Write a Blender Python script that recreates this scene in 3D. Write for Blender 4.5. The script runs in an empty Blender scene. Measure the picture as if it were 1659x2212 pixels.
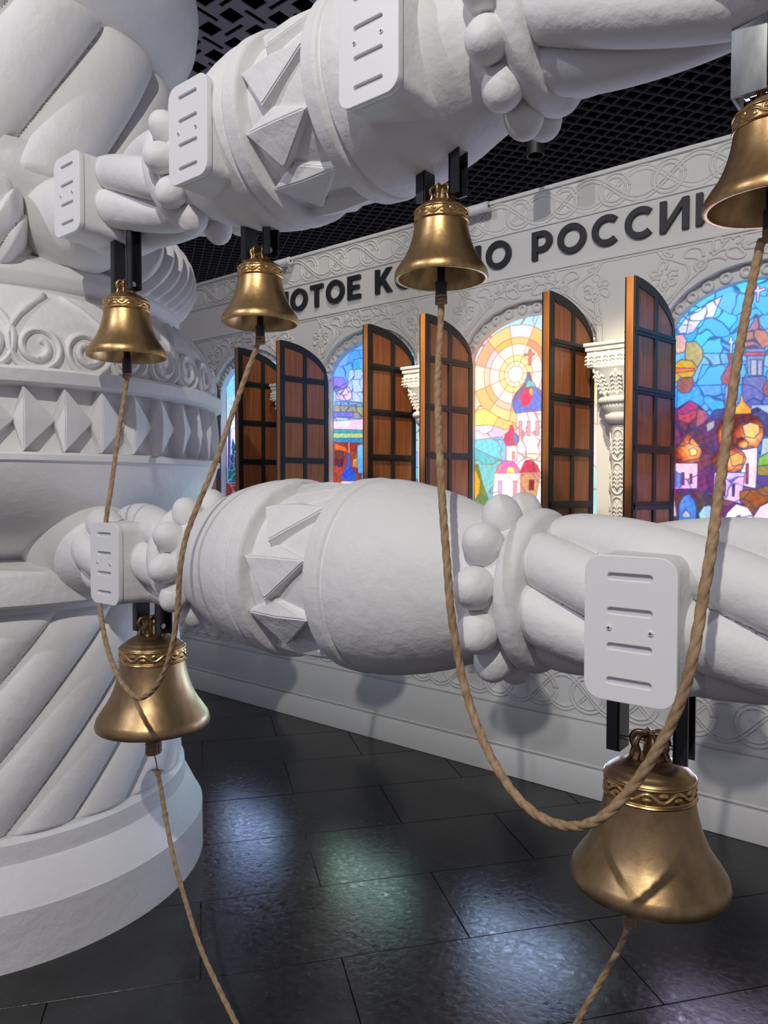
import bpy, bmesh, math, random
import numpy as np
from math import sin, cos, pi, radians, sqrt, atan2, tan
from mathutils import Vector, Matrix
random.seed(3); np.random.seed(3)
scn = bpy.context.scene
C = scn.collection

# World frame: X runs along the facade, Y into the facade (its face is at Y = 3.62), Z up.
# ------------------------------------------------------------------ camera
cam_d = bpy.data.cameras.new('camera'); cam = bpy.data.objects.new('camera', cam_d); C.objects.link(cam)
cam_d.sensor_fit = 'HORIZONTAL'; cam_d.sensor_width = 36; cam_d.lens = 1600/1659*36
cam.location = (0, 0, 1.6)
YAW = radians(38.95); PITCH = math.atan(53/1600)
fw = Vector((-sin(YAW)*cos(PITCH), cos(YAW)*cos(PITCH), -sin(PITCH)))
cam.rotation_euler = fw.to_track_quat('-Z', 'Y').to_euler()
cam_d.clip_start = .02; cam_d.clip_end = 60
scn.camera = cam

# ------------------------------------------------------------------ world, exposure
w = bpy.data.worlds.new('world'); scn.world = w; w.use_nodes = True
bg = w.node_tree.nodes['Background']; bg.inputs[0].default_value = (.57, .56, .72, 1); bg.inputs[1].default_value = .46
scn.view_settings.view_transform = 'Standard'; scn.view_settings.look = 'None'
scn.view_settings.exposure = 0; scn.view_settings.gamma = 1; scn.view_settings.use_curve_mapping = False

# ------------------------------------------------------------------ lights
def lamp(name, kind, loc, target, power, col, size=.05, spot=None, blend=.3):
    d = bpy.data.lights.new(name, kind); d.energy = power; d.color = col
    if kind == 'AREA': d.size = size
    else: d.shadow_soft_size = size
    if kind == 'SPOT': d.spot_size = radians(spot); d.spot_blend = blend
    o = bpy.data.objects.new(name, d); C.objects.link(o); o.location = loc
    o.rotation_euler = (Vector(target)-Vector(loc)).to_track_quat('-Z', 'Y').to_euler()
    return o
lamp('key_spot', 'SPOT', (.6, -2.1, 4.8), (-1.9, 2.2, 1.5), 520, (1, .955, .88), .035, 88, .6)
lamp('cool_spot', 'SPOT', (-2.6, -2.4, 4.8), (-2.6, 1.8, 1.2), 230, (.84, .86, 1), .05, 75, .6)
for i, sx in enumerate((-1.375, -2.505, -3.635)):
    lamp('pier_spot', 'SPOT', (sx+.18, 1.9, 4.2), (sx-.02, 3.56, 1.85), 480, (1, .85, .60), .03, 20, .9)
lamp('wall_wash', 'SPOT', (-2.0, 2.2, 4.7), (-4.7, 3.62, 2.5), 90, (1, .93, .80), .05, 60, .8)
RELIEF={'palmette':[[(-0.174,2.638),(-0.185,2.658),(-0.18,2.672),(-0.161,2.679),(-0.144,2.661),(-0.149,2.644),(-0.163,2.633)],[(-0.16,2.617),(-0.141,2.637),(-0.114,2.64),(-0.103,2.626),(-0.114,2.615),(-0.141,2.622),(-0.157,2.614)],[(-0.152,2.595),(-0.13,2.604),(-0.103,2.595),(-0.099,2.571),(-0.113,2.558),(-0.135,2.572),(-0.151,2.585)],[(-0.184,2.611),(-0.201,2.629),(-0.223,2.63),(-0.232,2.621)],[(-0.187,2.598),(-0.212,2.608),(-0.234,2.604)],[(-0.19,2.588),(-0.212,2.592),(-0.226,2.576),(-0.217,2.562),(-0.2,2.562),(-0.198,2.577)],[(-0.192,2.571),(-0.187,2.584),(-0.173,2.587),(-0.158,2.578),(-0.152,2.562),(-0.162,2.545),(-0.178,2.542),(-0.189,2.555),(-0.192,2.571)],[(-0.18,2.566),(-0.173,2.573),(-0.166,2.564),(-0.173,2.557),(-0.18,2.566)]],'stem':[[(-0.173,2.536),(-0.17,2.489),(-0.164,2.465)],[(-0.146,2.532),(-0.148,2.502),(-0.129,2.457),(-0.127,2.411),(-0.13,2.331)],[(-0.161,2.42),(-0.157,2.334)],[(-0.177,2.451),(-0.169,2.466),(-0.153,2.469),(-0.137,2.456),(-0.134,2.44),(-0.144,2.426),(-0.161,2.428),(-0.175,2.438),(-0.177,2.451)],[(-0.162,2.449),(-0.156,2.456),(-0.149,2.447),(-0.155,2.44),(-0.162,2.449)],[(-0.17,2.489),(-0.217,2.522),(-0.268,2.572),(-0.284,2.606),(-0.274,2.642),(-0.24,2.662),(-0.202,2.681),(-0.163,2.695),(-0.139,2.735)],[(-0.207,2.698),(-0.196,2.714),(-0.164,2.726),(-0.185,2.699),(-0.207,2.698)],[(-0.331,2.606),(-0.25,2.538),(-0.178,2.462)]],'spray':[[(-0.363,2.633),(-0.354,2.647),(-0.337,2.65),(-0.316,2.638),(-0.312,2.622),(-0.322,2.607),(-0.342,2.608),(-0.358,2.619),(-0.363,2.633)],[(-0.345,2.63),(-0.338,2.637),(-0.329,2.629),(-0.335,2.62),(-0.345,2.63)],[(-0.348,2.665),(-0.346,2.691),(-0.326,2.712),(-0.291,2.716),(-0.266,2.698),(-0.269,2.678),(-0.297,2.672),(-0.32,2.665),(-0.331,2.651)],[(-0.366,2.647),(-0.407,2.654),(-0.436,2.645),(-0.448,2.633)],[(-0.389,2.661),(-0.419,2.68),(-0.454,2.683)],[(-0.46,2.679),(-0.491,2.684),(-0.515,2.661),(-0.527,2.641),(-0.502,2.631),(-0.466,2.642),(-0.448,2.661),(-0.454,2.678)],[(-0.395,2.684),(-0.425,2.694),(-0.443,2.714),(-0.458,2.722)],[(-0.431,2.712),(-0.425,2.732),(-0.413,2.738),(-0.39,2.726),(-0.392,2.705),(-0.378,2.675)],[(-0.47,2.721),(-0.491,2.733),(-0.509,2.728),(-0.515,2.713),(-0.491,2.695)],[(-0.509,2.693),(-0.552,2.697),(-0.595,2.685),(-0.617,2.681),(-0.57,2.667),(-0.539,2.668),(-0.521,2.67)]]}
PAINT={'W3':[([(-0.406,2.052),(-0.218,2.002),(-0.155,1.927),(-0.205,1.891),(-0.401,1.855)],(238,200,222)),([(-0.405,1.877),(-0.205,1.891),(-0.18,1.841),(-0.185,1.737),(-0.248,1.733),(-0.404,1.742)],(130,195,235)),([(-0.405,1.838),(-0.287,1.784),(-0.179,1.748),(-0.248,1.672),(-0.253,1.484),(-0.363,1.482),(-0.404,1.736)],(110,175,200)),([(-0.406,2.052),(-0.32,2.058),(-0.218,1.996),(-0.119,1.963),(-0.112,1.925),(-0.186,1.929),(-0.281,1.961),(-0.405,1.962)],(250,205,120)),([(-0.411,1.742),(-0.364,1.735),(-0.331,1.623),(-0.272,1.483),(-0.423,1.475)],(105,115,60)),([(-0.411,1.691),(-0.377,1.696),(-0.351,1.634),(-0.357,1.566),(-0.41,1.492)],(215,145,50)),([(-0.03,2.24),(-0.015,2.186),(0.011,2.152),(0.047,2.123),(0.047,2.023),(-0.035,2.023),(-0.119,2.017),(-0.138,2.051),(-0.141,2.089),(-0.126,2.126),(-0.09,2.16),(-0.06,2.19),(-0.045,2.242)],(100,130,225)),([(-0.06,2.158),(-0.024,2.15),(-0.012,2.106),(-0.029,2.065),(-0.077,2.047),(-0.092,2.107)],(225,75,95)),([(-0.042,2.199),(-0.001,2.179),(0.003,2.158),(-0.06,2.158)],(120,190,180)),([(-0.024,2.155),(-0.011,2.138),(-0.016,2.106),(-0.04,2.13)],(250,190,90)),([(-0.059,2.019),(0.047,2.023),(0.049,1.785),(-0.108,1.79),(-0.113,2.017)],(238,215,236)),([(-0.096,1.973),(-0.079,1.972),(-0.079,1.891),(-0.095,1.892)],(225,160,160)),([(-0.046,1.97),(-0.029,1.969),(-0.028,1.889),(-0.046,1.89)],(225,160,160)),([(0.007,1.967),(0.026,1.966),(0.026,1.887),(0.008,1.887)],(225,160,160)),([(-0.152,1.954),(-0.137,1.953),(-0.124,1.909),(-0.097,1.887),(-0.094,1.865),(-0.112,1.836),(-0.18,1.838),(-0.195,1.869),(-0.186,1.901),(-0.161,1.917)],(225,85,115)),([(-0.134,1.91),(-0.109,1.893),(-0.106,1.844),(-0.121,1.844)],(90,150,215)),([(-0.176,1.838),(-0.106,1.836),(-0.11,1.749),(-0.176,1.751)],(250,222,212)),([(-0.139,1.802),(-0.124,1.801),(-0.124,1.758),(-0.139,1.758)],(230,150,130)),([(-0.248,1.68),(-0.229,1.727),(-0.185,1.754),(-0.13,1.747),(-0.093,1.703),(-0.093,1.679)],(215,115,160)),([(-0.179,1.68),(-0.166,1.72),(-0.129,1.714),(-0.117,1.679)],(250,215,120)),([(-0.093,1.681),(-0.057,1.751),(-0.021,1.755),(0.02,1.722),(0.038,1.68)],(195,60,80)),([(-0.254,1.681),(0.05,1.682),(0.052,1.436),(-0.278,1.427)],(250,238,250)),([(-0.229,1.639),(-0.206,1.639),(-0.206,1.556),(-0.228,1.556)],(200,165,215)),([(-0.132,1.638),(-0.11,1.638),(-0.11,1.557),(-0.131,1.557)],(225,150,160)),([(-0.086,1.679),(0.038,1.677),(0.005,1.499),(-0.085,1.497)],(200,135,115)),([(-0.032,1.643),(0.001,1.643),(-0.002,1.584),(-0.035,1.584)],(120,40,35)),([(-0.04,2.364),(-0.025,2.37),(-0.018,2.345),(-0.001,2.343),(-0.003,2.33),(-0.02,2.331),(-0.025,2.277),(-0.04,2.278),(-0.042,2.332),(-0.068,2.334),(-0.067,2.345),(-0.042,2.345)],(215,120,100))],'W4':[([(-0.377,2.353),(-0.308,2.44),(-0.161,2.5),(-0.182,2.451),(-0.198,2.406),(-0.261,2.397),(-0.3,2.343)],(205,205,225)),([(-0.313,2.405),(-0.255,2.396),(-0.289,2.347),(-0.324,2.34)],(200,195,190)),([(-0.386,2.104),(-0.326,2.068),(-0.274,2.1),(-0.246,2.187),(-0.162,2.178),(-0.047,2.184),(0.053,2.139),(0.052,2.207),(-0.241,2.24),(-0.329,2.298),(-0.388,2.281)],(110,165,220)),([(-0.285,2.089),(-0.16,2.084),(-0.142,1.971),(-0.209,1.94),(-0.273,2.004),(-0.361,1.986),(-0.362,2.071)],(75,150,240)),([(-0.377,2.341),(-0.336,2.344),(-0.318,2.309),(-0.329,2.256),(-0.364,2.254),(-0.385,2.281)],(205,165,150)),([(-0.323,2.304),(-0.277,2.301),(-0.244,2.258),(-0.244,2.216),(-0.269,2.177),(-0.328,2.226)],(170,150,110)),([(-0.384,2.195),(-0.346,2.222),(-0.293,2.21),(-0.269,2.171),(-0.292,2.132),(-0.345,2.136),(-0.386,2.098)],(200,150,50)),([(-0.387,2.186),(-0.281,2.173),(-0.281,2.161),(-0.387,2.159)],(230,110,60)),([(-0.362,2.114),(-0.333,2.135),(-0.292,2.132),(-0.283,2.095),(-0.303,2.06),(-0.338,2.057),(-0.365,2.083)],(150,85,75)),([(-0.019,2.392),(-0.008,2.39),(0.003,2.343),(0.035,2.299),(0.051,2.269),(0.051,2.252),(0.02,2.233),(-0.048,2.241),(-0.073,2.256),(-0.071,2.296),(-0.044,2.332),(-0.024,2.364)],(165,115,115)),([(-0.059,2.242),(0.025,2.232),(0.023,2.187),(0.019,2.108),(-0.046,2.114),(-0.05,2.195)],(110,130,190)),([(-0.034,2.188),(-0.008,2.185),(-0.007,2.114),(-0.033,2.116)],(165,165,190)),([(-0.005,2.185),(0.016,2.182),(0.017,2.111),(-0.004,2.113)],(150,150,185)),([(-0.059,2.225),(0.026,2.215),(0.026,2.201),(-0.059,2.208)],(190,80,100)),([(-0.135,2.228),(-0.113,2.225),(-0.115,2.179),(-0.084,2.141),(-0.078,2.106),(-0.094,2.078),(-0.155,2.084),(-0.161,2.119),(-0.139,2.158),(-0.126,2.18)],(140,85,100)),([(-0.144,2.077),(-0.089,2.072),(-0.087,1.967),(-0.142,1.971)],(120,130,200)),([(-0.068,2.111),(0.027,2.107),(0.054,2.048),(0.056,1.924),(-0.071,1.943)],(90,100,180)),([(-0.028,1.981),(0.055,1.975),(0.056,1.924),(-0.028,1.952)],(150,165,205)),([(0.018,2.051),(0.033,2.084),(0.053,2.088),(0.055,2.009),(0.029,2.016)],(150,80,90)),([(-0.385,1.999),(-0.361,1.986),(-0.302,2.021),(-0.261,1.997),(-0.22,1.952),(-0.214,1.928),(-0.153,1.972),(-0.109,1.969),(-0.103,1.582),(-0.386,1.569)],(100,35,85)),([(-0.361,1.973),(-0.302,2.021),(-0.261,1.997),(-0.272,1.938),(-0.306,1.909),(-0.354,1.93)],(165,50,95)),([(-0.267,1.979),(-0.226,1.965),(-0.214,1.934),(-0.237,1.906),(-0.271,1.889)],(155,70,110)),([(-0.225,1.899),(-0.208,1.916),(-0.186,1.918),(-0.188,1.885),(-0.219,1.863)],(150,150,150)),([(-0.214,1.934),(-0.187,1.968),(-0.148,1.971),(-0.153,1.936),(-0.208,1.91)],(70,60,130)),([(-0.033,1.958),(-0.002,1.967),(0.04,1.936),(0.056,1.901),(0.057,1.833),(0.021,1.834)],(60,60,120)),([(0.021,1.823),(0.057,1.827),(0.059,1.753),(0.012,1.726)],(160,180,190)),([(0.007,1.738),(0.058,1.765),(0.06,1.696),(0.002,1.697)],(110,160,60)),([(0.002,1.697),(0.059,1.702),(0.06,1.651),(0.003,1.657)],(150,130,60)),([(-0.309,1.909),(-0.301,1.909),(-0.294,1.848),(-0.253,1.798),(-0.242,1.768),(-0.257,1.726),(-0.286,1.718),(-0.357,1.719),(-0.376,1.741),(-0.376,1.778),(-0.341,1.82),(-0.317,1.849)],(185,70,20)),([(-0.305,1.782),(-0.282,1.793),(-0.264,1.781),(-0.267,1.757),(-0.293,1.751)],(250,200,110)),([(-0.366,1.719),(-0.26,1.717),(-0.261,1.594),(-0.365,1.593)],(225,170,215)),([(-0.363,1.673),(-0.339,1.667),(-0.338,1.6),(-0.359,1.6)],(110,120,200)),([(-0.336,1.673),(-0.324,1.673),(-0.323,1.612),(-0.335,1.612)],(110,40,60)),([(-0.297,1.666),(-0.287,1.666),(-0.286,1.618),(-0.297,1.618)],(130,50,60)),([(-0.072,2.03),(-0.067,2.03),(-0.061,2.0),(-0.028,1.963),(-0.028,1.94),(-0.098,1.939),(-0.104,1.963),(-0.077,1.996)],(235,150,60)),([(-0.098,1.942),(-0.028,1.94),(0.009,1.915),(0.026,1.874),(0.024,1.829),(0.001,1.784),(-0.052,1.774),(-0.101,1.793),(-0.118,1.829),(-0.119,1.899)],(225,85,30)),([(-0.064,1.885),(-0.033,1.9),(0.005,1.887),(0.01,1.852),(-0.016,1.825),(-0.053,1.838)],(235,180,110)),([(-0.091,1.828),(-0.064,1.835),(-0.037,1.808),(-0.041,1.779),(-0.085,1.787)],(225,45,20)),([(-0.18,1.867),(-0.158,1.913),(-0.13,1.923),(-0.118,1.829),(-0.14,1.8),(-0.167,1.801)],(185,70,25)),([(-0.068,1.774),(0.001,1.784),(0.0,1.663),(-0.004,1.594),(-0.066,1.611)],(245,195,200)),([(-0.046,1.71),(-0.035,1.71),(-0.036,1.617),(-0.047,1.617)],(160,60,60)),([(-0.118,1.823),(-0.107,1.822),(-0.096,1.793),(-0.057,1.762),(-0.046,1.733),(-0.062,1.687),(-0.094,1.67),(-0.16,1.671),(-0.194,1.701),(-0.203,1.737),(-0.184,1.766),(-0.145,1.789)],(170,55,20)),([(-0.117,1.747),(-0.084,1.763),(-0.057,1.745),(-0.062,1.71),(-0.105,1.699)],(250,150,80)),([(-0.185,1.671),(-0.05,1.669),(-0.065,1.524),(-0.187,1.558)],(205,165,225)),([(-0.145,1.617),(-0.134,1.617),(-0.136,1.558),(-0.145,1.558)],(80,40,80)),([(-0.104,1.617),(-0.093,1.617),(-0.095,1.559),(-0.103,1.558)],(80,40,80)),([(-0.071,1.582),(0.004,1.594),(0.061,1.617),(0.063,1.48),(-0.005,1.467),(-0.07,1.535)],(140,80,40)),([(-0.392,1.569),(-0.255,1.581),(-0.181,1.558),(-0.178,1.373),(-0.389,1.364)],(90,50,45)),([(-0.346,1.52),(-0.325,1.557),(-0.299,1.569),(-0.275,1.539),(-0.263,1.491),(-0.268,1.424),(-0.348,1.421)],(70,120,195)),([(-0.33,1.471),(-0.313,1.49),(-0.292,1.472),(-0.292,1.454),(-0.33,1.453)],(165,160,185)),([(-0.391,1.556),(-0.367,1.532),(-0.354,1.458),(-0.39,1.457)],(190,150,170)),([(-0.254,1.473),(-0.231,1.509),(-0.203,1.516),(-0.18,1.474),(-0.179,1.427),(-0.248,1.443)],(150,185,190)),([(-0.145,1.428),(-0.124,1.482),(-0.086,1.523),(-0.037,1.507),(-0.01,1.467),(-0.003,1.322),(-0.161,1.368),(-0.162,1.415)],(252,225,235)),([(-0.083,1.465),(-0.069,1.471),(-0.063,1.401),(-0.079,1.4)],(160,90,60)),([(-0.01,1.467),(0.016,1.513),(0.062,1.537),(0.065,1.354),(-0.003,1.363)],(245,200,215)),([(-0.122,1.369),(-0.09,1.394),(-0.057,1.378),(-0.056,1.337),(-0.122,1.346)],(150,160,235)),([(-0.013,2.522),(-0.002,2.52),(-0.002,2.503),(0.021,2.51),(0.024,2.496),(0.0,2.491),(-0.005,2.446),(-0.013,2.448),(-0.012,2.49),(-0.031,2.499),(-0.031,2.508),(-0.013,2.506)],(225,190,215)),([(-0.125,2.303),(-0.114,2.301),(-0.114,2.284),(-0.103,2.279),(-0.113,2.272),(-0.116,2.226),(-0.124,2.227),(-0.123,2.273),(-0.135,2.281),(-0.125,2.288)],(215,215,230))],'W2':[([(-0.38,2.352),(-0.288,2.337),(-0.261,2.274),(-0.371,2.25),(-0.39,2.265)],(140,120,225)),([(-0.207,2.449),(-0.111,2.452),(-0.111,2.38),(-0.207,2.383)],(70,160,245)),([(-0.243,2.386),(-0.111,2.38),(-0.111,2.156),(-0.362,2.201),(-0.353,2.248),(-0.261,2.274)],(165,185,235)),([(-0.362,2.249),(-0.243,2.273),(-0.208,2.19),(-0.28,2.182),(-0.362,2.201)],(215,180,205)),([(-0.371,2.188),(-0.111,2.156),(-0.111,2.09),(-0.381,2.107)],(120,150,190)),([(-0.372,2.161),(-0.111,2.13),(-0.111,2.051),(-0.381,2.08)],(150,145,120)),([(-0.39,2.115),(-0.208,2.103),(-0.208,2.07),(-0.39,2.081)],(110,110,210)),([(-0.391,2.053),(-0.111,2.051),(-0.111,1.972),(-0.391,1.985)],(225,195,215)),([(-0.391,1.999),(-0.111,1.978),(-0.111,1.952),(-0.391,1.965)],(70,150,150)),([(-0.391,1.972),(-0.111,1.959),(-0.111,1.919),(-0.391,1.924)],(160,190,130)),([(-0.391,1.937),(-0.111,1.926),(-0.111,1.879),(-0.391,1.903)],(50,130,170)),([(-0.391,1.91),(-0.12,1.893),(-0.138,1.595),(-0.401,1.595)],(150,50,25)),([(-0.382,1.848),(-0.29,1.859),(-0.299,1.737),(-0.373,1.745)],(90,35,40)),([(-0.382,1.903),(-0.28,1.872),(-0.253,1.837),(-0.372,1.861)],(230,90,30)),([(-0.209,1.789),(-0.138,1.807),(-0.138,1.728),(-0.218,1.736)],(200,120,50)),([(-0.173,1.882),(-0.111,1.886),(-0.112,1.694),(-0.164,1.695),(-0.173,1.788)],(90,160,225)),([(-0.253,1.831),(-0.24,1.83),(-0.231,1.743),(-0.191,1.702),(-0.182,1.662),(-0.209,1.635),(-0.281,1.629),(-0.313,1.67),(-0.304,1.703),(-0.263,1.743)],(45,75,205)),([(-0.318,1.642),(-0.182,1.642),(-0.173,1.561),(-0.327,1.561)],(225,180,215)),([(-0.253,1.911),(-0.24,1.911),(-0.237,1.83),(-0.255,1.831)],(225,120,60))],'W1':[([(-0.372,2.465),(-0.253,2.476),(-0.254,2.339),(-0.374,2.287)],(120,190,240)),([(-0.374,2.287),(-0.255,2.247),(-0.256,2.171),(-0.376,2.132)],(150,190,235)),([(-0.371,2.069),(-0.34,2.068),(-0.346,1.508),(-0.389,1.508)],(60,55,110)),([(-0.317,1.982),(-0.271,1.895),(-0.295,1.88),(-0.26,1.802),(-0.29,1.787),(-0.255,1.71),(-0.273,1.633),(-0.381,1.633),(-0.374,1.719),(-0.343,1.789),(-0.355,1.812),(-0.324,1.881),(-0.336,1.897)],(15,65,85)),([(-0.387,1.633),(-0.256,1.64),(-0.257,1.509),(-0.389,1.508)],(95,25,35))]}
ROPE={'B':[(-0.964,1.4,2.025),(-0.956,1.385,1.967),(-0.917,1.32,1.852),(-0.854,1.23,1.742),(-0.794,1.15,1.646),(-0.767,1.12,1.56),(-0.752,1.11,1.477),(-0.734,1.1,1.371),(-0.709,1.1,1.258),(-0.659,1.08,1.175),(-0.602,1.06,1.119),(-0.541,1.04,1.091),(-0.476,1.02,1.094),(-0.418,1.0,1.126),(-0.372,1.0,1.181),(-0.328,1.0,1.26),(-0.302,1.0,1.327),(-0.288,1.0,1.391),(-0.283,1.02,1.462),(-0.281,1.04,1.509),(-0.291,1.12,1.602),(-0.3,1.2,1.707),(-0.306,1.28,1.823),(-0.309,1.36,1.935),(-0.303,1.4,2.021)],'A':[(-2.136,1.34,1.966),(-2.146,1.33,1.886),(-2.115,1.28,1.706),(-2.08,1.24,1.59),(-2.072,1.222,1.52),(-2.099,1.222,1.391),(-2.105,1.215,1.27),(-2.058,1.19,1.214),(-1.973,1.16,1.132),(-1.869,1.13,1.074),(-1.796,1.12,1.043),(-1.746,1.12,1.036),(-1.688,1.12,1.066),(-1.635,1.12,1.125),(-1.594,1.12,1.215),(-1.587,1.13,1.309),(-1.578,1.13,1.393),(-1.579,1.15,1.474),(-1.564,1.18,1.562),(-1.548,1.22,1.664),(-1.58,1.3,1.791),(-1.594,1.37,1.925),(-1.583,1.4,2.002)],'C':[(-2.085,1.4,0.667),(-2.071,1.4,0.621),(-2.032,1.39,0.544),(-1.967,1.37,0.45),(-1.87,1.34,0.364),(-1.74,1.3,0.276),(-1.619,1.27,0.221),(-1.501,1.24,0.182),(-1.418,1.22,0.154)],'D':[(-0.517,1.4,0.757),(-0.533,1.4,0.704),(-0.568,1.39,0.625),(-0.6,1.38,0.555),(-0.621,1.37,0.503),(-0.656,1.36,0.425)]}
# ------------------------------------------------------------------ materials
def mat(name, col, rough=.5, metal=0., spec=.5, bump=None, noise=None, emis=None, coat=0):
    m = bpy.data.materials.new(name); m.use_nodes = True
    nt = m.node_tree; N = nt.nodes; L = nt.links; p = N['Principled BSDF']
    p.inputs['Base Color'].default_value = (*col, 1); p.inputs['Roughness'].default_value = rough
    p.inputs['Metallic'].default_value = metal; p.inputs['Specular IOR Level'].default_value = spec
    p.inputs['Coat Weight'].default_value = coat
    tc = N.new('ShaderNodeTexCoord')
    if noise:                      # (scale, colour2, lo, hi, stretch)
        sc, c2, lo, hi, st = noise
        mp = N.new('ShaderNodeMapping'); mp.inputs['Scale'].default_value = st; L.new(tc.outputs['Object'], mp.inputs[0])
        n = N.new('ShaderNodeTexNoise'); n.inputs['Scale'].default_value = sc; n.inputs['Detail'].default_value = 6
        L.new(mp.outputs[0], n.inputs['Vector'])
        r = N.new('ShaderNodeValToRGB'); r.color_ramp.elements[0].position = lo; r.color_ramp.elements[1].position = hi
        r.color_ramp.elements[0].color = (*col, 1); r.color_ramp.elements[1].color = (*c2, 1)
        L.new(n.outputs['Fac'], r.inputs[0]); L.new(r.outputs[0], p.inputs['Base Color'])
    if bump:                       # list of (scale, strength, distance)
        prev = None
        for sc, st, di in bump:
            n = N.new('ShaderNodeTexNoise'); n.inputs['Scale'].default_value = sc; n.inputs['Detail'].default_value = 5
            L.new(tc.outputs['Object'], n.inputs['Vector'])
            b = N.new('ShaderNodeBump'); b.inputs['Strength'].default_value = st; b.inputs['Distance'].default_value = di
            L.new(n.outputs['Fac'], b.inputs['Height'])
            if prev: L.new(prev.outputs[0], b.inputs['Normal'])
            prev = b
        L.new(prev.outputs[0], p.inputs['Normal'])
    if emis:
        p.inputs['Emission Color'].default_value = (*emis[0], 1); p.inputs['Emission Strength'].default_value = emis[1]
    return m
def S(r, g, b): return tuple(((v/255)/12.92 if v/255 <= .04045 else ((v/255+.055)/1.055)**2.4) for v in (r, g, b))
M = {}
M['plaster'] = mat('white_plaster', (.77, .765, .755), .55, spec=.3, bump=[(6, .4, .016), (30, .5, .006), (110, .3, .0015)], noise=(3, (.71, .70, .685), .35, .75, (1, 1, 1)))
M['wall'] = mat('facade_paint', (.74, .73, .70), .6, spec=.25, bump=[(9, .15, .004)])
M['plate'] = mat('satin_white_plate', (.79, .79, .78), .35, spec=.4)
M['slot'] = mat('slot_backing', (.55, .55, .58), .5)
M['bronze'] = mat('bronze', (.52, .34, .155), .38, 1, bump=[(4, .08, .01), (120, .08, .0006)], noise=(9, (.39, .24, .10), .3, .75, (1, 1, .35)))
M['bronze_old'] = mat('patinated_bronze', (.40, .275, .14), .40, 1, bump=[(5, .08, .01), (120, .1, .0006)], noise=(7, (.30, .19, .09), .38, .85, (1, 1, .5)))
M['band'] = mat('bronze_band', (.60, .37, .15), .28, 1)
M['black'] = mat('black_steel', (.012, .012, .014), .3, spec=.6)
M['galv'] = mat('galvanised_steel', (.26, .27, .27), .5, .7, noise=(40, (.15, .16, .17), .4, .7, (1, 1, .3)))
M['chrome'] = mat('bolt_steel', (.7, .7, .72), .25, 1)
M['clapper'] = mat('clapper_sleeve', (.018, .013, .022), .35)
M['rope'] = mat('jute_rope', (.27, .175, .095), .9, spec=.1, noise=(90, (.43, .30, .18), .35, .7, (1, 1, .5)), bump=[(500, .6, .001)])
M['letter'] = mat('letter_anthracite', (.014, .015, .021), .5)
M['wood'] = mat('stained_wood', (.33, .11, .035), .42, spec=.4, noise=(14, (.20, .055, .018), .35, .7, (6, 6, .35)), coat=.15)
M['edge'] = mat('stile_wood', (.46, .17, .035), .45, spec=.4, noise=(10, (.28, .085, .018), .4, .7, (5, 5, .3)), coat=.15)
M['iron'] = mat('black_frame', (.012, .012, .013), .45)
M['void'] = mat('ceiling_void', (.003, .003, .004), .9, spec=0)
M['grid'] = mat('grid_lattice', (.06, .057, .065), .6)
M['panel'] = mat('perforated_panel', (.20, .19, .22), .5)
M['tube'] = mat('white_lamp_body', (.75, .76, .78), .4)
def floor_mat():
    m = mat('floor_tile', (.018, .0175, .0185), .4, spec=.4)
    nt = m.node_tree; N = nt.nodes; L = nt.links; p = N['Principled BSDF']; tc = N['Texture Coordinate']
    g = N.new('ShaderNodeNewGeometry')
    a = N.new('ShaderNodeTexNoise'); a.inputs['Scale'].default_value = 3.2; a.inputs['Detail'].default_value = 8; a.inputs['Roughness'].default_value = .7
    b = N.new('ShaderNodeTexNoise'); b.inputs['Scale'].default_value = 42; b.inputs['Detail'].default_value = 6; b.inputs['Roughness'].default_value = .65; b.inputs['Distortion'].default_value = .8
    L.new(g.outputs['Position'], a.inputs['Vector']); L.new(g.outputs['Position'], b.inputs['Vector'])
    r = N.new('ShaderNodeValToRGB'); r.color_ramp.elements[0].position = .35; r.color_ramp.elements[1].position = .7
    r.color_ramp.elements[0].color = (.017, .0165, .0165, 1); r.color_ramp.elements[1].color = (.036, .036, .036, 1)
    L.new(a.outputs['Fac'], r.inputs[0]); L.new(r.outputs[0], p.inputs['Base Color'])
    q = N.new('ShaderNodeMapRange'); q.inputs[1].default_value = .35; q.inputs[2].default_value = .65; q.inputs[3].default_value = .10; q.inputs[4].default_value = .28
    L.new(b.outputs['Fac'], q.inputs[0]); L.new(q.outputs[0], p.inputs['Roughness'])
    u = N.new('ShaderNodeBump'); u.inputs['Strength'].default_value = .35; u.inputs['Distance'].default_value = .0018
    L.new(b.outputs['Fac'], u.inputs['Height']); L.new(u.outputs[0], p.inputs['Normal'])
    return m
M['floor'] = floor_mat()
def screen_mat():
    m = bpy.data.materials.new('lit_screen_picture'); m.use_nodes = True
    nt = m.node_tree; N = nt.nodes; L = nt.links; p = N['Principled BSDF']
    a = N.new('ShaderNodeVertexColor'); a.layer_name = 'picture'
    p.inputs['Base Color'].default_value = (.02, .02, .02, 1); p.inputs['Roughness'].default_value = .35
    L.new(a.outputs['Color'], p.inputs['Emission Color']); p.inputs['Emission Strength'].default_value = 1.5
    return m
M['screen'] = screen_mat()

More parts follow.
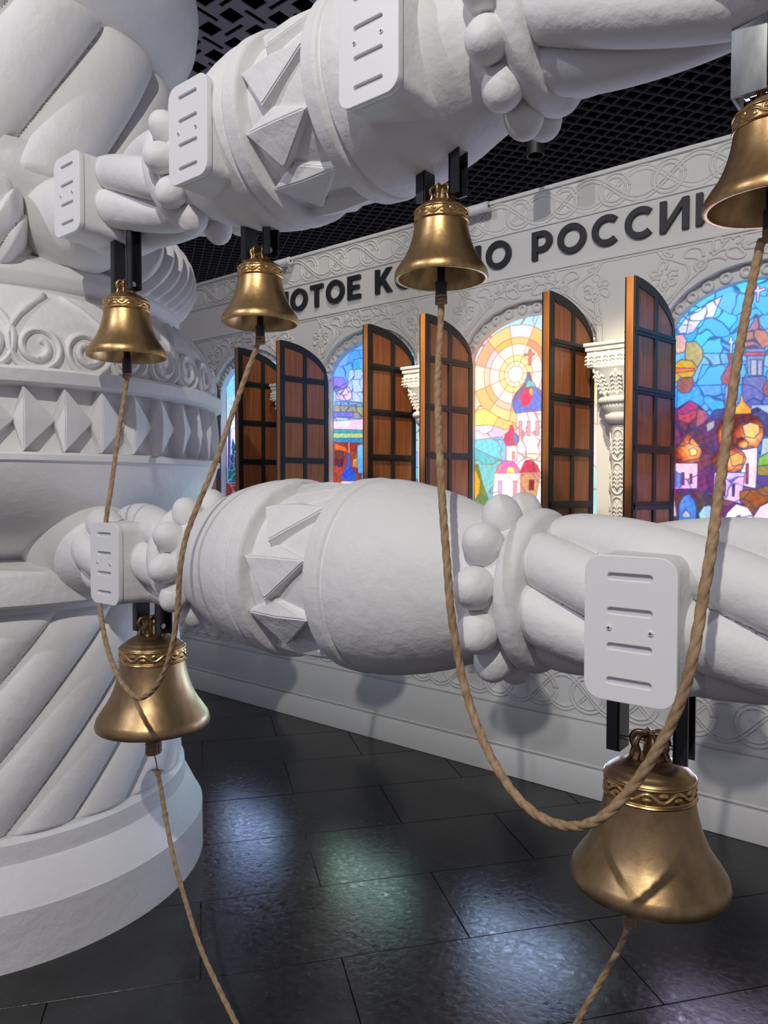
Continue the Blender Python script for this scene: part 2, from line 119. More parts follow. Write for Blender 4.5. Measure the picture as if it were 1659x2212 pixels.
# ------------------------------------------------------------------ helpers
def link(name, me, m=None, parent=None, smooth=True, loc=None):
    if m is not None and not me.materials: me.materials.append(m)
    if smooth is True: me.shade_smooth()
    elif smooth: me.shade_smooth(); me.set_sharp_from_angle(angle=radians(smooth))
    o = bpy.data.objects.new(name, me); C.objects.link(o)
    if parent: o.parent = parent
    if loc: o.location = loc
    return o
def pymesh(name, V, F):
    me = bpy.data.meshes.new(name); me.from_pydata([tuple(v) for v in V], [], [tuple(f) for f in F]); me.update(); return me
def gridmesh(name, P, closed=False, cap=False):
    """P: array (rows, cols, 3); closed wraps the columns."""
    P = np.asarray(P, dtype=float); R, K = P.shape[:2]
    kk = K if closed else K-1
    i = np.arange(R-1)[:, None]; j = np.arange(kk)[None, :]; j2 = (j+1) % K
    F = np.stack([i*K+j, i*K+j2, (i+1)*K+j2, (i+1)*K+j], -1).reshape(-1, 4).tolist()
    if cap: F += [list(range(K))[::-1], list(range((R-1)*K, R*K))]
    me = bpy.data.meshes.new(name); me.from_pydata(P.reshape(-1, 3).tolist(), [], F); me.update(); return me
def empty(name, loc=(0, 0, 0)):
    o = bpy.data.objects.new(name, None); C.objects.link(o); o.location = loc; o.empty_display_size = .1; return o
def tag(o, label=None, cat=None, group=None, kind=None):
    if label: o['label'] = label
    if cat: o['category'] = cat
    if group: o['group'] = group
    if kind: o['kind'] = kind
    return o
def bmbox(bm, x0, x1, y0, y1, z0, z1):
    v = [bm.verts.new((x, y, z)) for x in (x0, x1) for y in (y0, y1) for z in (z0, z1)]
    for f in ((0, 1, 3, 2), (4, 6, 7, 5), (0, 4, 5, 1), (2, 3, 7, 6), (0, 2, 6, 4), (1, 5, 7, 3)): bm.faces.new([v[k] for k in f])
def box(name, x0, x1, y0, y1, z0, z1, m, parent=None, bev=0, seg=2):
    bm = bmesh.new(); bmbox(bm, x0, x1, y0, y1, z0, z1)
    if bev: bmesh.ops.bevel(bm, geom=bm.edges[:], offset=bev, segments=seg, affect='EDGES', profile=.5)
    me = bpy.data.meshes.new(name); bm.to_mesh(me); bm.free()
    return link(name, me, m, parent, 35)
def flat(name, loops, th, bev=0):
    """2D loops (first outer, others holes or more outlines) -> solid slab; x,y stay, extruded +-th/2 in z."""
    cu = bpy.data.curves.new(name, 'CURVE'); cu.dimensions = '2D'; cu.fill_mode = 'BOTH'; cu.extrude = max(th/2-bev, 0)
    cu.bevel_depth = bev; cu.bevel_resolution = 1
    if bev: cu.offset = -bev
    for lp in loops:
        sp = cu.splines.new('POLY'); sp.points.add(len(lp)-1)
        for k, (x, y) in enumerate(lp): sp.points[k].co = (x, y, 0, 1)
        sp.use_cyclic_u = True
    o = bpy.data.objects.new(name, cu); C.objects.link(o)
    me = bpy.data.meshes.new_from_object(o.evaluated_get(bpy.context.evaluated_depsgraph_get()))
    bpy.data.objects.remove(o); bpy.data.curves.remove(cu)
    me.materials.clear(); me.name = name
    return me
UP = Matrix(((1, 0, 0, 0), (0, 0, -1, 0), (0, 1, 0, 0), (0, 0, 0, 1)))      # slab drawn in x,y stands up facing -Y
def wallslab(name, loops, yf, th, m, parent=None, bev=0, smooth=35, dx=0, dz=0):
    me = flat(name, loops, th, bev); me.transform(Matrix.Translation((dx, yf+th/2, dz)) @ UP)
    return link(name, me, m, parent, smooth)
def arc(cx, cz, a, b, t0, t1, n): return [(cx+a*cos(t0+(t1-t0)*k/n), cz+b*sin(t0+(t1-t0)*k/n)) for k in range(n+1)]
def rrect(x0, x1, z0, z1, r, n=6):
    p = []
    for cx, cz, a in ((x1-r, z1-r, 0), (x0+r, z1-r, 90), (x0+r, z0+r, 180), (x1-r, z0+r, 270)):
        p += arc(cx, cz, r, r, radians(a), radians(a+90), n)
    return p
def smoothline(P, n=4, closed=False):
    P = [Vector(p) for p in P]; N = len(P); out = []
    for i in range(N if closed else N-1):
        g = (lambda k: P[k % N]) if closed else (lambda k: P[min(max(k, 0), N-1)])
        a, b, c, d = g(i-1), g(i), g(i+1), g(i+2)
        for k in range(n):
            t = k/n; out.append(.5*((2*b)+(c-a)*t+(2*a-5*b+4*c-d)*t*t+(3*b-a-3*c+d)*t**3))
    if not closed: out.append(P[-1])
    return out
def tubeP(P, r, n=8, squash=None, rfun=None, twist=0):
    """points (k,3) -> ring array; squash flattens along Y; rfun(theta, k) scales; twist radians per metre."""
    P = np.array([tuple(p) for p in P], float); T = np.gradient(P, axis=0); T /= np.linalg.norm(T, axis=1)[:, None]+1e-12
    s = np.concatenate([[0], np.cumsum(np.linalg.norm(np.diff(P, axis=0), axis=1))])
    ref = np.array([0, 1., 0]) if abs(T[0][1]) < .9 else np.array([1., 0, 0])
    out = []; nprev = None
    for k in range(len(P)):
        if nprev is None: nv = ref-T[k]*ref.dot(T[k])
        else: nv = nprev-T[k]*nprev.dot(T[k])
        nv /= np.linalg.norm(nv); nprev = nv; bv = np.cross(T[k], nv)
        th = np.arange(n)*2*pi/n
        rr = (r[k] if hasattr(r, '__len__') else r)*np.ones(n)
        if rfun is not None: rr = rr*rfun(th-twist*s[k])
        ring = P[k]+rr[:, None]*(np.cos(th)[:, None]*nv+np.sin(th)[:, None]*bv)
        if squash: ring[:, 1] = P[k][1]+(ring[:, 1]-P[k][1])*squash
        out.append(ring)
    return np.array(out)
def joinme(name, arrs, closed=True, cap=True):
    V = []; F = []
    for P in arrs:
        R, K = P.shape[:2]; o = len(V); V += P.reshape(-1, 3).tolist()
        for i in range(R-1):
            for j in range(K if closed else K-1):
                F.append((o+i*K+j, o+i*K+(j+1) % K, o+(i+1)*K+(j+1) % K, o+(i+1)*K+j))
        if cap: F += [tuple(range(o, o+K))[::-1], tuple(range(o+(R-1)*K, o+R*K))]
    return pymesh(name, V, F)
def reliefs(name, lines, y, r, m, parent=None, squash=.9, dx=0, dz=0, flip=1, n=3, seg=6):
    arrs = []
    for l in lines:
        cl = l[0] == l[-1]
        pts = smoothline([(dx+flip*p[0], y, dz+p[1]) for p in (l[:-1] if cl else l)], n, cl)
        if cl: pts.append(pts[0])
        arrs.append(tubeP(pts, r, seg, squash))
    return link(name, joinme(name, arrs), m, parent)
YF = 3.62                                   # facade face
WIN = {'W1': -4.20, 'W2': -3.07, 'W3': -1.94, 'W4': -.81}
PIERS = [-4.765, -3.635, -2.505, -1.375, -.245]
SILL, SPR = .90, 2.31
XL, XR = -7.6, 1.6
# ------------------------------------------------------------------ ceiling
ceil = box('ceiling', -12, 7, -4, 14, 5.45, 5.5, M['void'])
tag(ceil, kind='structure')
ZC = 5.0
def lattice():
    V = []; F = []; ang = radians(90-34+ .0)      # grid turned against the facade
    pit = .133; th = .006; hh = .022
    for fam in (0, 1):
        a = radians(-22.5) if fam == 0 else radians(-22.5+90)
        a = YAW+radians(17.5)+(0 if fam == 0 else pi/2)     # bearing of this family, left of +Y
        dx, dy = -sin(a), cos(a); nx, ny = dy, -dx
        for k in range(-75, 76):
            ox, oy = -2.5+nx*k*pit, 7.2+ny*k*pit
            L0, L1 = -10, 10
            pts = []
            # clip the bar to Y > 2.95 and the room
            lo, hi = L0, L1
            for (c, d0, lim, sgn) in ((oy, dy, 4.85, 1), (oy, dy, 13.5, -1), (ox, dx, -11.5, 1), (ox, dx, 6.5, -1)):
                if abs(d0) < 1e-9: continue
                t = (lim-c)/d0
                if sgn*d0 > 0: lo = max(lo, t)
                else: hi = min(hi, t)
            if hi <= lo: continue
            b = len(V)
            for t in (lo, hi):
                for s_ in (-th/2, th/2):
                    for z in (ZC, ZC+hh): V.append((ox+dx*t+nx*s_, oy+dy*t+ny*s_, z))
            for f in ((0, 1, 3, 2), (4, 6, 7, 5), (0, 4, 5, 1), (2, 3, 7, 6), (0, 2, 6, 4), (1, 5, 7, 3)): F.append([b+q for q in f])
    return pymesh('ceiling_lattice', V, F)
lat = link('ceiling_lattice', lattice(), M['grid'], None, False)
tag(lat, 'dark open lattice grid ceiling above the white facade', 'ceiling grid', kind='stuff')
def perforated():
    V = []; F = []; pit = .245; a = pit/2
    def quad(x0, x1, y0, y1, ox, oy):
        b = len(V)
        V.extend([(ox+x0, oy+y0, ZC), (ox+x1, oy+y0, ZC), (ox+x1, oy+y1, ZC), (ox+x0, oy+y1, ZC),
                  (ox+x0, oy+y0, ZC+.008), (ox+x1, oy+y0, ZC+.008), (ox+x1, oy+y1, ZC+.008), (ox+x0, oy+y1, ZC+.008)])
        F.extend([(b+3, b+2, b+1, b), (b, b+1, b+5, b+4), (b+1, b+2, b+6, b+5), (b+2, b+3, b+7, b+6), (b+3, b, b+4, b+7)])
    h = .066; sl, sw = .098, .018
    for i in range(-38, 18):
        for j in range(-14, 20):
            ox, oy = i*pit, j*pit
            if oy > 4.7: continue
            xs = [-a, -a+h, -sl, -sw, sw, sl, a-h, a]; xs = sorted(set(xs)); ys = xs
            for u in range(len(xs)-1):
                for v in range(len(ys)-1):
                    cx, cy = (xs[u]+xs[u+1])/2, (ys[v]+ys[v+1])/2
                    if abs(cx) > a-h and abs(cy) > a-h: continue
                    lx, ly = (sl, sw) if (i+j) % 2 else (sw, sl)
                    if abs(cx) < lx and abs(cy) < ly: continue
                    quad(xs[u], xs[u+1], ys[v], ys[v+1], ox, oy)
    return pymesh('ceiling_panel', V, F)
pan = link('ceiling_panel', perforated(), M['panel'], None, False)
tag(pan, 'grey perforated ceiling panel with square and slot holes', 'ceiling panel', kind='stuff')

# ------------------------------------------------------------------ floor
fl = box('floor', -9, 4, -3, YF+.4, -.06, -.012, M['floor']); tag(fl, kind='structure')
e1 = (.607, .794); e2 = (.794, -.607)
tile_me = None
bm = bmesh.new(); bmbox(bm, -.463, .463, -.2305, .2305, -.012, 0)
bmesh.ops.bevel(bm, geom=[e for e in bm.edges if all(v.co.z > -.001 for v in e.verts)], offset=.0012, segments=1, affect='EDGES')
tile_me = bpy.data.meshes.new('tile'); bm.to_mesh(tile_me); bm.free(); tile_me.materials.append(M['floor'])
A1 = atan2(e1[1], e1[0])
for i in range(-8, 10):
    for k in range(-6, 8):
        u = .445+.463*(i % 2)+.93*k+.463; v = -2.90+.4635*i+.232-.4635
        x, y = u*e1[0]+v*e2[0], u*e1[1]+v*e2[1]
        if not (-6.6 < x < 1.6 and -.6 < y < YF+.46): continue
        t = bpy.data.objects.new('tile', tile_me); C.objects.link(t); t.parent = fl
        t.location = (x, y, random.uniform(-.0004, .0004)); t.rotation_euler = (0, 0, A1)

# ------------------------------------------------------------------ facade wall
A_O, B_O = .41, .30; A_I, B_I = .385, .235
def opening(cx, a, b, zb=SILL, n=40): return [(cx-a, zb), (cx+a, zb)] + arc(cx, SPR, a, b, 0, pi, n)
outer = [(XL, .0), (XR, .0), (XR, 3.187), (XL, 3.187)]
xs_w = [WIN['W1']-1.13*k for k in (2, 1)] + list(WIN.values()) + [.32]
wall = wallslab('wall_back', [outer]+[opening(c, A_O, B_O) for c in xs_w], YF, .05, M['wall'], None, 0, 35)
tag(wall, kind='structure')
wallslab('arch_band_panel', [outer]+[opening(c, A_I, B_I) for c in xs_w], YF+.05, .05, M['wall'], wall)
box('backing_board', XL, XR, YF+.115, YF+.16, 0, 3.187, M['wall'], wall)
# mouldings along the facade
def mould(z0, z1, out, name='moulding', bev=.004): return box(name, XL, XR, YF-out, YF+.005, z0, z1, M['wall'], wall, bev)
mould(3.165, 3.187, .014); mould(2.982, 2.994, .009); mould(2.742, 2.756, .010); mould(2.728, 2.738, .006)
mould(.0, .150, .030, 'plinth_board', .006); mould(.158, .172, .016); mould(.172, .384, .012, 'lower_panel'); mould(.392, .404, .012)
mould(.655, .667, .012); mould(SILL-.05, SILL-.015, .05, 'window_sill', .006)
# interlaced friezes: each ring is a part, the two strands run through them
def frieze(zc, r, x0, y, rr, h):
    me = joinme('frieze_ring', [tubeP([(q*cos(t), 0, q*sin(t)) for t in np.linspace(0, 2*pi, 33)], rr, 6, .9) for q in (r, r-.020)])
    k = 0; x = x0
    while x > XL+.2:
        link('frieze_ring', me, M['wall'], wall, True, (x, y, zc)); x -= .265
    arrs = []
    for sg in (1, -1):
        for off in (.010, -.010):
            X = np.arange(XR-.1, XL+.1, -.012)
            arrs.append(tubeP([(q, y-.001*sg, zc+sg*h*sin((q-x0)*pi/.265)*1.0+off) for q in X], rr, 5, .9))
    link('frieze_strand', joinme('frieze_strand', arrs), M['wall'], wall)
frieze(3.079, .078, -.13, YF-.001, .0066, .072)
frieze(.528, .098, -.245, YF-.001, .0070, .092)
# ring ornaments on the arch band
def ringlet():
    prof = [(.0, -.002), (.0105, -.002), (.0115, -.012), (.0135, -.015), (.0235, -.015), (.0265, -.012), (.0275, .0)]
    P = np.array([[(q*cos(t), y, q*sin(t)) for t in np.linspace(0, 2*pi, 20, endpoint=False)] for q, y in prof])
    return gridmesh('arch_ring', P, closed=True)
rl = ringlet(); rl.materials.append(M['wall'])
for nm, cx in list(WIN.items()):
    a, b = (A_I+A_O)/2+.012, (B_I+B_O)/2
    for k in range(14):
        t = pi*(k+.5)/14
        link('arch_ring', rl, None, wall, True, (cx+(a-.02)*cos(t), YF+.050, SPR+b*sin(t)))
# floral relief in the spandrels
for cx in PIERS:
    for fp in (1, -1):
        if cx == PIERS[-1] and fp == -1: continue
        for part, lines in RELIEF.items():
            reliefs({'palmette': 'palmette_relief', 'stem': 'stem_relief', 'spray': 'flower_relief'}[part], lines, YF, .0078, M['wall'], wall, dx=cx, flip=fp)
# letters: ЗОЛОТОЕ КОЛЬЦО РОССИИ, cap height 1 unit
def O_(w=1.06, th=.205, a0=0, a1=2*pi): 
    return [arc(w/2, .5, w/2, .515, 0, 2*pi, 36), arc(w/2, .5, w/2-th, .515-th, 0, 2*pi, 36)]
def strip(pts, th):
    out = []; inn = []
    for k in range(len(pts)):
        a = pts[max(k-1, 0)]; b = pts[min(k+1, len(pts)-1)]; dx, dy = b[0]-a[0], b[1]-a[1]; l = math.hypot(dx, dy)
        out.append((pts[k][0]-dy/l*th/2, pts[k][1]+dx/l*th/2)); inn.append((pts[k][0]+dy/l*th/2, pts[k][1]-dx/l*th/2))
    return out+inn[::-1]
T = .205
def glyph(c):
    if c == 'О': return [O_()], 1.06
    if c == 'С': return [[strip(arc(.53, .5, .53-T/2, .515-T/2, radians(47), radians(313), 30), T)]], .93
    if c == 'Т': return [[[(0, 1), (0, .82), (.31, .82), (.31, 0), (.53, 0), (.53, .82), (.84, .82), (.84, 1)]]], .84
    if c == 'Е': return [[[(0, 0), (.76, 0), (.76, .18), (.22, .18), (.22, .415), (.67, .415), (.67, .585), (.22, .585), (.22, .82), (.74, .82), (.74, 1), (0, 1)]]], .76
    if c == 'К': return [[[(0, 0), (.22, 0), (.22, .29), (.36, .43), (.68, 0), (.94, 0), (.51, .57), (.91, 1), (.65, 1), (.22, .54), (.22, 1), (0, 1)]]], .93
    if c == 'Л': return [[[(-.02, 0), (.04, 0), (.15, .03), (.22, .14), (.26, .4), (.28, 1), (.98, 1), (.98, 0), (.76, 0), (.76, .81), (.48, .81), (.46, .36), (.40, .06), (.28, -.12), (.10, -.19), (-.02, -.17)]]], .98
    if c == 'Ц': return [[[(0, 0), (.80, 0), (.80, -.2), (1.02, -.2), (1.02, .18), (.93, .18), (.93, 1), (.71, 1), (.71, .18), (.22, .18), (.22, 1), (0, 1)]]], 1.02
    if c == 'И': return [[[(0, 1), (0, 0), (.20, 0), (.76, .70), (.76, 0), (.98, 0), (.98, 1), (.78, 1), (.22, .30), (.22, 1)]]], .98
    if c == 'Р':
        o = [(0, 0), (.22, 0), (.22, .26), (.44, .26)]+arc(.44, .63, .40, .37, -pi/2, pi/2, 14)+[(0, 1)]
        return [[o, [(.22, .45), (.43, .45)]+arc(.43, .63, .18, .18, -pi/2, pi/2, 10)+[(.22, .81)]]], .84
    if c == 'Ь':
        o = [(0, 0), (.44, 0)]+arc(.44, .33, .38, .33, -pi/2, pi/2, 14)+[(.22, .66), (.22, 1), (0, 1)]
        return [[o, [(.22, .18), (.42, .18)]+arc(.42, .33, .17, .15, -pi/2, pi/2, 10)+[(.22, .48)]]], .82
    if c == 'З':
        return [[strip(arc(.36, .735, .30, .185, radians(150), radians(-80), 16), .18)], [strip(arc(.36, .285, .33, .20, radians(80), radians(-150), 16), .18)]], .78
H = .148
WANT = {'О': 1.05, 'С': .93, 'И': .90, 'Р': .78, 'К': .88, 'Л': .88, 'Ь': .78, 'Ц': .95, 'Е': .72, 'Т': .76, 'З': .78}
def place(text, x_end, gap):
    """lays letters leftwards so that the last one ends at x_end"""
    wd = [WANT[c]*H for c in text]; x = x_end
    for c, w_ in list(zip(text, wd))[::-1]:
        x -= w_
        g, gw = glyph(c); fx = WANT[c]/gw
        loops = [[(px*H*fx, pz*H) for px, pz in lp] for sh in g for lp in sh]
        o = wallslab('letter', loops, YF-.022, .022, M['letter'], None, .0015, 35, dx=x, dz=2.808)
        yield c, o
        x -= gap
def word(text, x_end, gap, wlab):
    L = list(place(text, x_end, gap))[::-1]
    n = len(text)
    for i, (c, o) in enumerate(L):
        lab = 'dark grey raised letter, %s of the %s word on the sign' % (['first', 'second', 'third', 'fourth', 'fifth', 'sixth', 'seventh'][i], wlab)
        tag(o, lab, 'letter', 'dark raised letters of the sign')
word('РОССИИ', -.926, .032, 'right-hand')
word('КОЛЬЦО', -2.027, .026, 'middle')
word('ЗОЛОТОЕ', -3.109, .034, 'left-hand')
# ------------------------------------------------------------------ screens with the stained glass pictures
def paint(key):
    rng = np.random.RandomState({'W1': 1, 'W2': 2, 'W3': 3, 'W4': 4}[key])
    st = .0035; X = np.arange(-A_I, A_I+st, st); Z = np.arange(SILL, SPR+B_I+st, st)
    gx, gz = np.meshgrid(X, Z); sh = gx.shape
    col = np.zeros(sh+(3,))
    def lerp(stops, v):
        zz = [a for a, _ in stops]; return np.stack([np.interp(v, zz, [c[i] for _, c in stops]) for i in range(3)], -1)
    bgs = {'W4': [(.9, (190, 150, 160)), (1.2, (120, 60, 50)), (1.5, (110, 50, 80)), (1.85, (60, 110, 220)), (2.1, (70, 160, 240)), (2.54, (80, 190, 245))],
           'W3': [(.9, (170, 190, 230)), (1.25, (190, 190, 240)), (1.55, (150, 200, 235)), (1.85, (245, 215, 190)), (2.2, (250, 215, 170)), (2.54, (170, 200, 250))],
           'W2': [(.9, (190, 150, 170)), (1.3, (140, 60, 50)), (1.7, (120, 160, 190)), (2.1, (150, 185, 240)), (2.54, (80, 150, 245))],
           'W1': [(.9, (150, 110, 150)), (1.4, (170, 170, 235)), (1.9, (215, 215, 250)), (2.2, (175, 200, 250)), (2.54, (110, 175, 245))]}
    col[:] = lerp(bgs[key], gz)
    if key == 'W3':
        cx, cz = -.121, 2.238; r = np.hypot(gx-cx, gz-cz); th = np.arctan2(gz-cz, gx-cx)
        sec = np.floor(th/(pi/5.5)).astype(int) % 11
        pal = np.array([(245, 205, 190), (240, 170, 90), (238, 205, 225), (245, 185, 110), (235, 150, 110), (250, 215, 190), (245, 175, 100), (248, 205, 130), (240, 190, 120), (235, 205, 235), (246, 190, 100)], float)
        reg = (r < .274) & (gz > 1.80); c_ = pal[sec]*.75+.25*np.array((250, 220, 190)); col[reg] = c_[reg]
        reg = (r < .205); c_ = pal[(sec*3+1) % 11]*.8+np.array((50, 30, 20)); col[reg] = c_[reg]
        for rr, c_ in ((.168, (252, 226, 205)), (.105, (250, 222, 150)), (.072, (252, 236, 190)), (.046, (255, 250, 235))): col[r < rr] = c_
        lines = np.minimum.reduce([abs(r-q) for q in (.274, .205, .168, .105, .072, .046)])
        spk = abs(((th/(pi/5.5)) % 1)-.0); spk = np.minimum(spk, 1-spk)*(pi/5.5)*r
        spk[(r < .046) | (gz < 1.8)] = 1; lines = np.minimum(lines, spk); lines[gz < 1.86] = 1
    else: lines = np.ones(sh)
    # irregular glass pieces: warped Voronoi
    n = 150 if key != 'W3' else 70
    P = np.c_[rng.uniform(-A_I, A_I, n), rng.uniform(SILL, 2.55, n)]; J = rng.uniform(-1, 1, (n, 3))*np.array([16, 14, 18])
    wx = gx+.012*np.sin(gz*31)+.006*np.sin(gz*83+gx*40); wz = gz+.012*np.sin(gx*37)+.005*np.sin(gx*90)
    d1 = np.full(sh, 9.); d2 = np.full(sh, 9.); idx = np.zeros(sh, int)
    for k in range(n):
        d = np.hypot((wx-P[k, 0])*.85, wz-P[k, 1]); m1 = d < d1
        d2 = np.where(m1, d1, np.minimum(d2, d)); idx = np.where(m1, k, idx); d1 = np.where(m1, d, d1)
    edge = (d2-d1)/2
    free = (lines > .9) if key != 'W3' else ((np.hypot(gx+.121, gz-2.238) > .274) | (gz < 1.86))
    col += np.where(free[..., None], J[idx], 0)
    lead = np.where(free, np.minimum(edge, lines), lines)
    # painted shapes, later ones on top
    for poly, c_ in PAINT[key]:
        px = np.array([p[0] for p in poly]); pz = np.array([p[1] for p in poly]); ins = np.zeros(sh, bool); dist = np.full(sh, 9.)
        k2 = len(px)
        for a in range(k2):
            b = (a+1) % k2; x0, z0, x1, z1 = px[a], pz[a], px[b], pz[b]
            if z0 != z1:
                c = (z0 > gz) != (z1 > gz); xi = x0+(gz-z0)*(x1-x0)/(z1-z0); ins ^= c & (gx < xi)
            vx, vz = x1-x0, z1-z0; t = np.clip(((gx-x0)*vx+(gz-z0)*vz)/(vx*vx+vz*vz+1e-9), 0, 1)
            dist = np.minimum(dist, np.hypot(gx-x0-t*vx, gz-z0-t*vz))
        w_, h_ = np.ptp(px), np.ptp(pz)
        # rounded sheen of the painted domes is part of the picture itself
        cc = np.array(c_, float); nse = 14*np.sin(gx*140+2*np.sin(gz*60))*np.sin(gz*110+gx*50)
        base = cc+(J[idx]*.9 if min(w_, h_) > .05 else 0)+nse[..., None]*.7
        if c_[0] > 160 and c_[2] < 45 and c_[1] < 90:      # gilded dome with its painted highlight
            ex = (gx-(px.mean()+.16*w_))/(w_*.62); ez = (gz-(pz.min()+.33*h_))/(h_*.5); q = np.clip(np.hypot(ex, ez), 0, 1)[..., None]
            base = (np.array((255, 215, 150))*(1-q)**2+np.array((235, 105, 35))*2*q*(1-q)+np.array((95, 22, 14))*q*q)+nse[..., None]
        col = np.where(ins[..., None], base, col)
        big = min(w_, h_) > .09
        lead = np.where(ins, np.minimum(dist, edge*1.0 if big else 9), np.minimum(lead, dist))
    lw = .0032
    # made-up extra glow on the hidden picture bottoms, to brighten the floor reflections
    boost_col = {'W4': (190, 205, 255), 'W3': (170, 215, 255), 'W2': (130, 215, 190), 'W1': (160, 215, 255)}[key]
    boost = np.clip((1.12-gz)/.10, 0, 1)[..., None]; col = col*(1-boost*.8)+np.array(boost_col)*boost*.8
    k = np.clip((lead-lw*.35)/(lw*.8), 0, 1)
    dark = {'W4': (25, 50, 105), 'W3': (150, 95, 80), 'W2': (45, 60, 125), 'W1': (130, 150, 215)}[key]
    col = col*k[..., None]+(col*.35+np.array(dark)*.65)*(1-k[..., None])
    col = np.clip(col, 0, 255)/255; lin = np.where(col <= .04045, col/12.92, ((col+.055)/1.055)**2.4)*(1+23*boost)
    return X, Z, lin
def screen(key, label):
    X, Z, lin = paint(key); R_, K_ = len(Z), len(X)
    inside = np.zeros((R_, K_), bool)
    gx, gz = np.meshgrid(X, Z); inside = (gz <= SPR) | ((gx/A_I)**2+((gz-SPR)/B_I)**2 <= 1.04)
    P = np.stack([gx+WIN[key], np.full(gx.shape, YF+.108), gz], -1)
    i, j = np.where(inside[:-1, :-1] | inside[1:, 1:])
    F = np.stack([i*K_+j, i*K_+j+1, (i+1)*K_+j+1, (i+1)*K_+j], -1)
    me = bpy.data.meshes.new('lit_picture')
    me.vertices.add(R_*K_); me.vertices.foreach_set('co', P.reshape(-1).astype('f4'))
    nf = len(F); me.loops.add(nf*4); me.loops.foreach_set('vertex_index', F.reshape(-1).astype('i4'))
    me.polygons.add(nf); me.polygons.foreach_set('loop_start', (np.arange(nf)*4).astype('i4')); me.update(calc_edges=True)
    a = me.color_attributes.new('picture', 'FLOAT_COLOR', 'POINT')
    a.data.foreach_set('color', np.concatenate([lin.reshape(-1, 3), np.ones((R_*K_, 1))], 1).reshape(-1).astype('f4'))
    # drop unused vertices
    bm = bmesh.new(); bm.from_mesh(me); bmesh.ops.delete(bm, geom=[v for v in bm.verts if not v.link_faces], context='VERTS'); bm.to_mesh(me); bm.free()
    o = link('arched_screen', me, M['screen'], None, False)
    tag(o, label, 'screen', 'arched lit picture screens')
screen('W1', 'pale lilac lit arched screen with a dark fir tree, next to the big column')
screen('W2', 'lit arched screen showing a blue dome in dark red trees under a pale blue sky')
screen('W3', 'lit arched screen picturing an orange sun rings and a blue and red church dome')
screen('W4', 'lit arched screen picturing gilded orange domes under a bright blue sky')

# ------------------------------------------------------------------ wooden shutters
def shutter_parts():
    W_, T_ = .385, .034; hb, ht = SILL+.01, SPR+.222
    # local frame: x from hinge (0) to free edge (W_), y thickness, z up
    n = 18
    def prof(x):    # top height at x, quarter ellipse rising towards the free edge
        return SPR-.0+ (ht-SPR)*sqrt(max(0, 1-((W_-x)/W_)**2))
    out = [(0, hb), (W_, hb), (W_, prof(W_))] + [(W_-W_*k/n, prof(W_-W_*k/n)) for k in range(1, n)] + [(0, SPR-.02)]
    d = {}
    d['board'] = flat('board', [out], T_, .001)
    b = .034
    def ring(i_, o_): return None
    inner = [(b, hb+b), (W_-b, hb+b), (W_-b, prof(W_)-b*1.0)] + [(x, max(prof(x)-b*1.35, hb)) for x in np.linspace(W_-b-.02, b, 16)]
    d['frame'] = (out, inner)
    bars = [2.295, 2.035, 1.775, 1.515, 1.255, .995+.02]
    return W_, T_, out, inner, bars, prof, hb, b
W_, T_, s_out, s_in, bars, s_prof, hb, sb = shutter_parts()
def make_shutter():
    root = empty('arched_shutter')
    def put(name, me, m, y, par=root, sm=30):
        me.transform(Matrix.Translation((0, y, 0)) @ UP); return link(name, me, m, par, sm)
    put('board', flat('board', [s_out], T_, .001), M['edge'], 0)
    for sg in (1, -1):
        yy = sg*(T_/2+.004)
        put('iron_frame', flat('iron_frame', [s_out, s_in], .008, .0012), M['iron'], yy)
        mid = W_/2
        zt = s_prof(mid)-.03
        put('iron_bar', flat('iron_bar', [[(mid-.014, hb+.03), (mid+.014, hb+.03), (mid+.014, zt), (mid-.014, zt)]], .010, .0015), M['iron'], yy+sg*.001)
        for z in bars:
            put('iron_bar', flat('iron_bar', [[(sb*.3, z-.017), (W_-sb*.3, z-.017), (W_-sb*.3, z+.017), (sb*.3, z+.017)]], .011, .0015), M['iron'], yy+sg*.0015)
            put('iron_rib', flat('iron_rib', [[(sb*.3, z-.003), (W_-sb*.3, z-.003), (W_-sb*.3, z+.003), (sb*.3, z+.003)]], .006, .001), M['iron'], yy+sg*.008)
        zs = [hb+sb]+bars[::-1]
        for c0, c1 in ((sb, mid-.014), (mid+.014, W_-sb)):
            for k in range(len(zs)):
                z0 = zs[k]+(.017 if k else 0); z1 = zs[k+1]-.017 if k+1 < len(zs) else None
                if z1 is not None: lp = [(c0, z0), (c1, z0), (c1, z1), (c0, z1)]
                else: lp = [(c0, z0), (c1, z0)]+[(x, max(s_prof(x)-.045, z0+.004)) for x in np.linspace(c1, c0, 7)]
                put('wood_panel', flat('wood_panel', [lp], .006, .0012), M['wood'], sg*(T_/2+.001))
    for z in (1.15, 2.16):
        box('hinge', -.016, .004, -.008, .008, z-.03, z+.03, M['iron'], root, .002)
    box('latch', W_-.06, W_-.045, T_/2+.006, T_/2+.03, 1.33, 1.43, M['iron'], root, .003)
    return root
def copy_tree(o, parent=None):
    kids = list(o.children); c = o.copy(); C.objects.link(c); c.parent = parent
    for ch in kids: copy_tree(ch, c)
    return c
sh0 = make_shutter()
LAB = {('W1', -1): 'dark wooden shutter peeping out beside the big column, leftmost of all', ('W1', 1): 'warm lit wooden shutter to the right of the screen with the dark fir tree',
       ('W2', -1): 'purplish shadowed wooden shutter left of the screen with the small blue dome', ('W2', 1): 'orange-brown wooden shutter right of the screen with the small blue dome',
       ('W3', -1): 'dark reddish wooden shutter left of the orange sun screen', ('W3', 1): 'warm brown wooden shutter right of the orange sun screen, before the bright pier',
       ('W4', -1): 'tall dark wooden shutter left of the blue sky screen with gilded domes'}
first = True
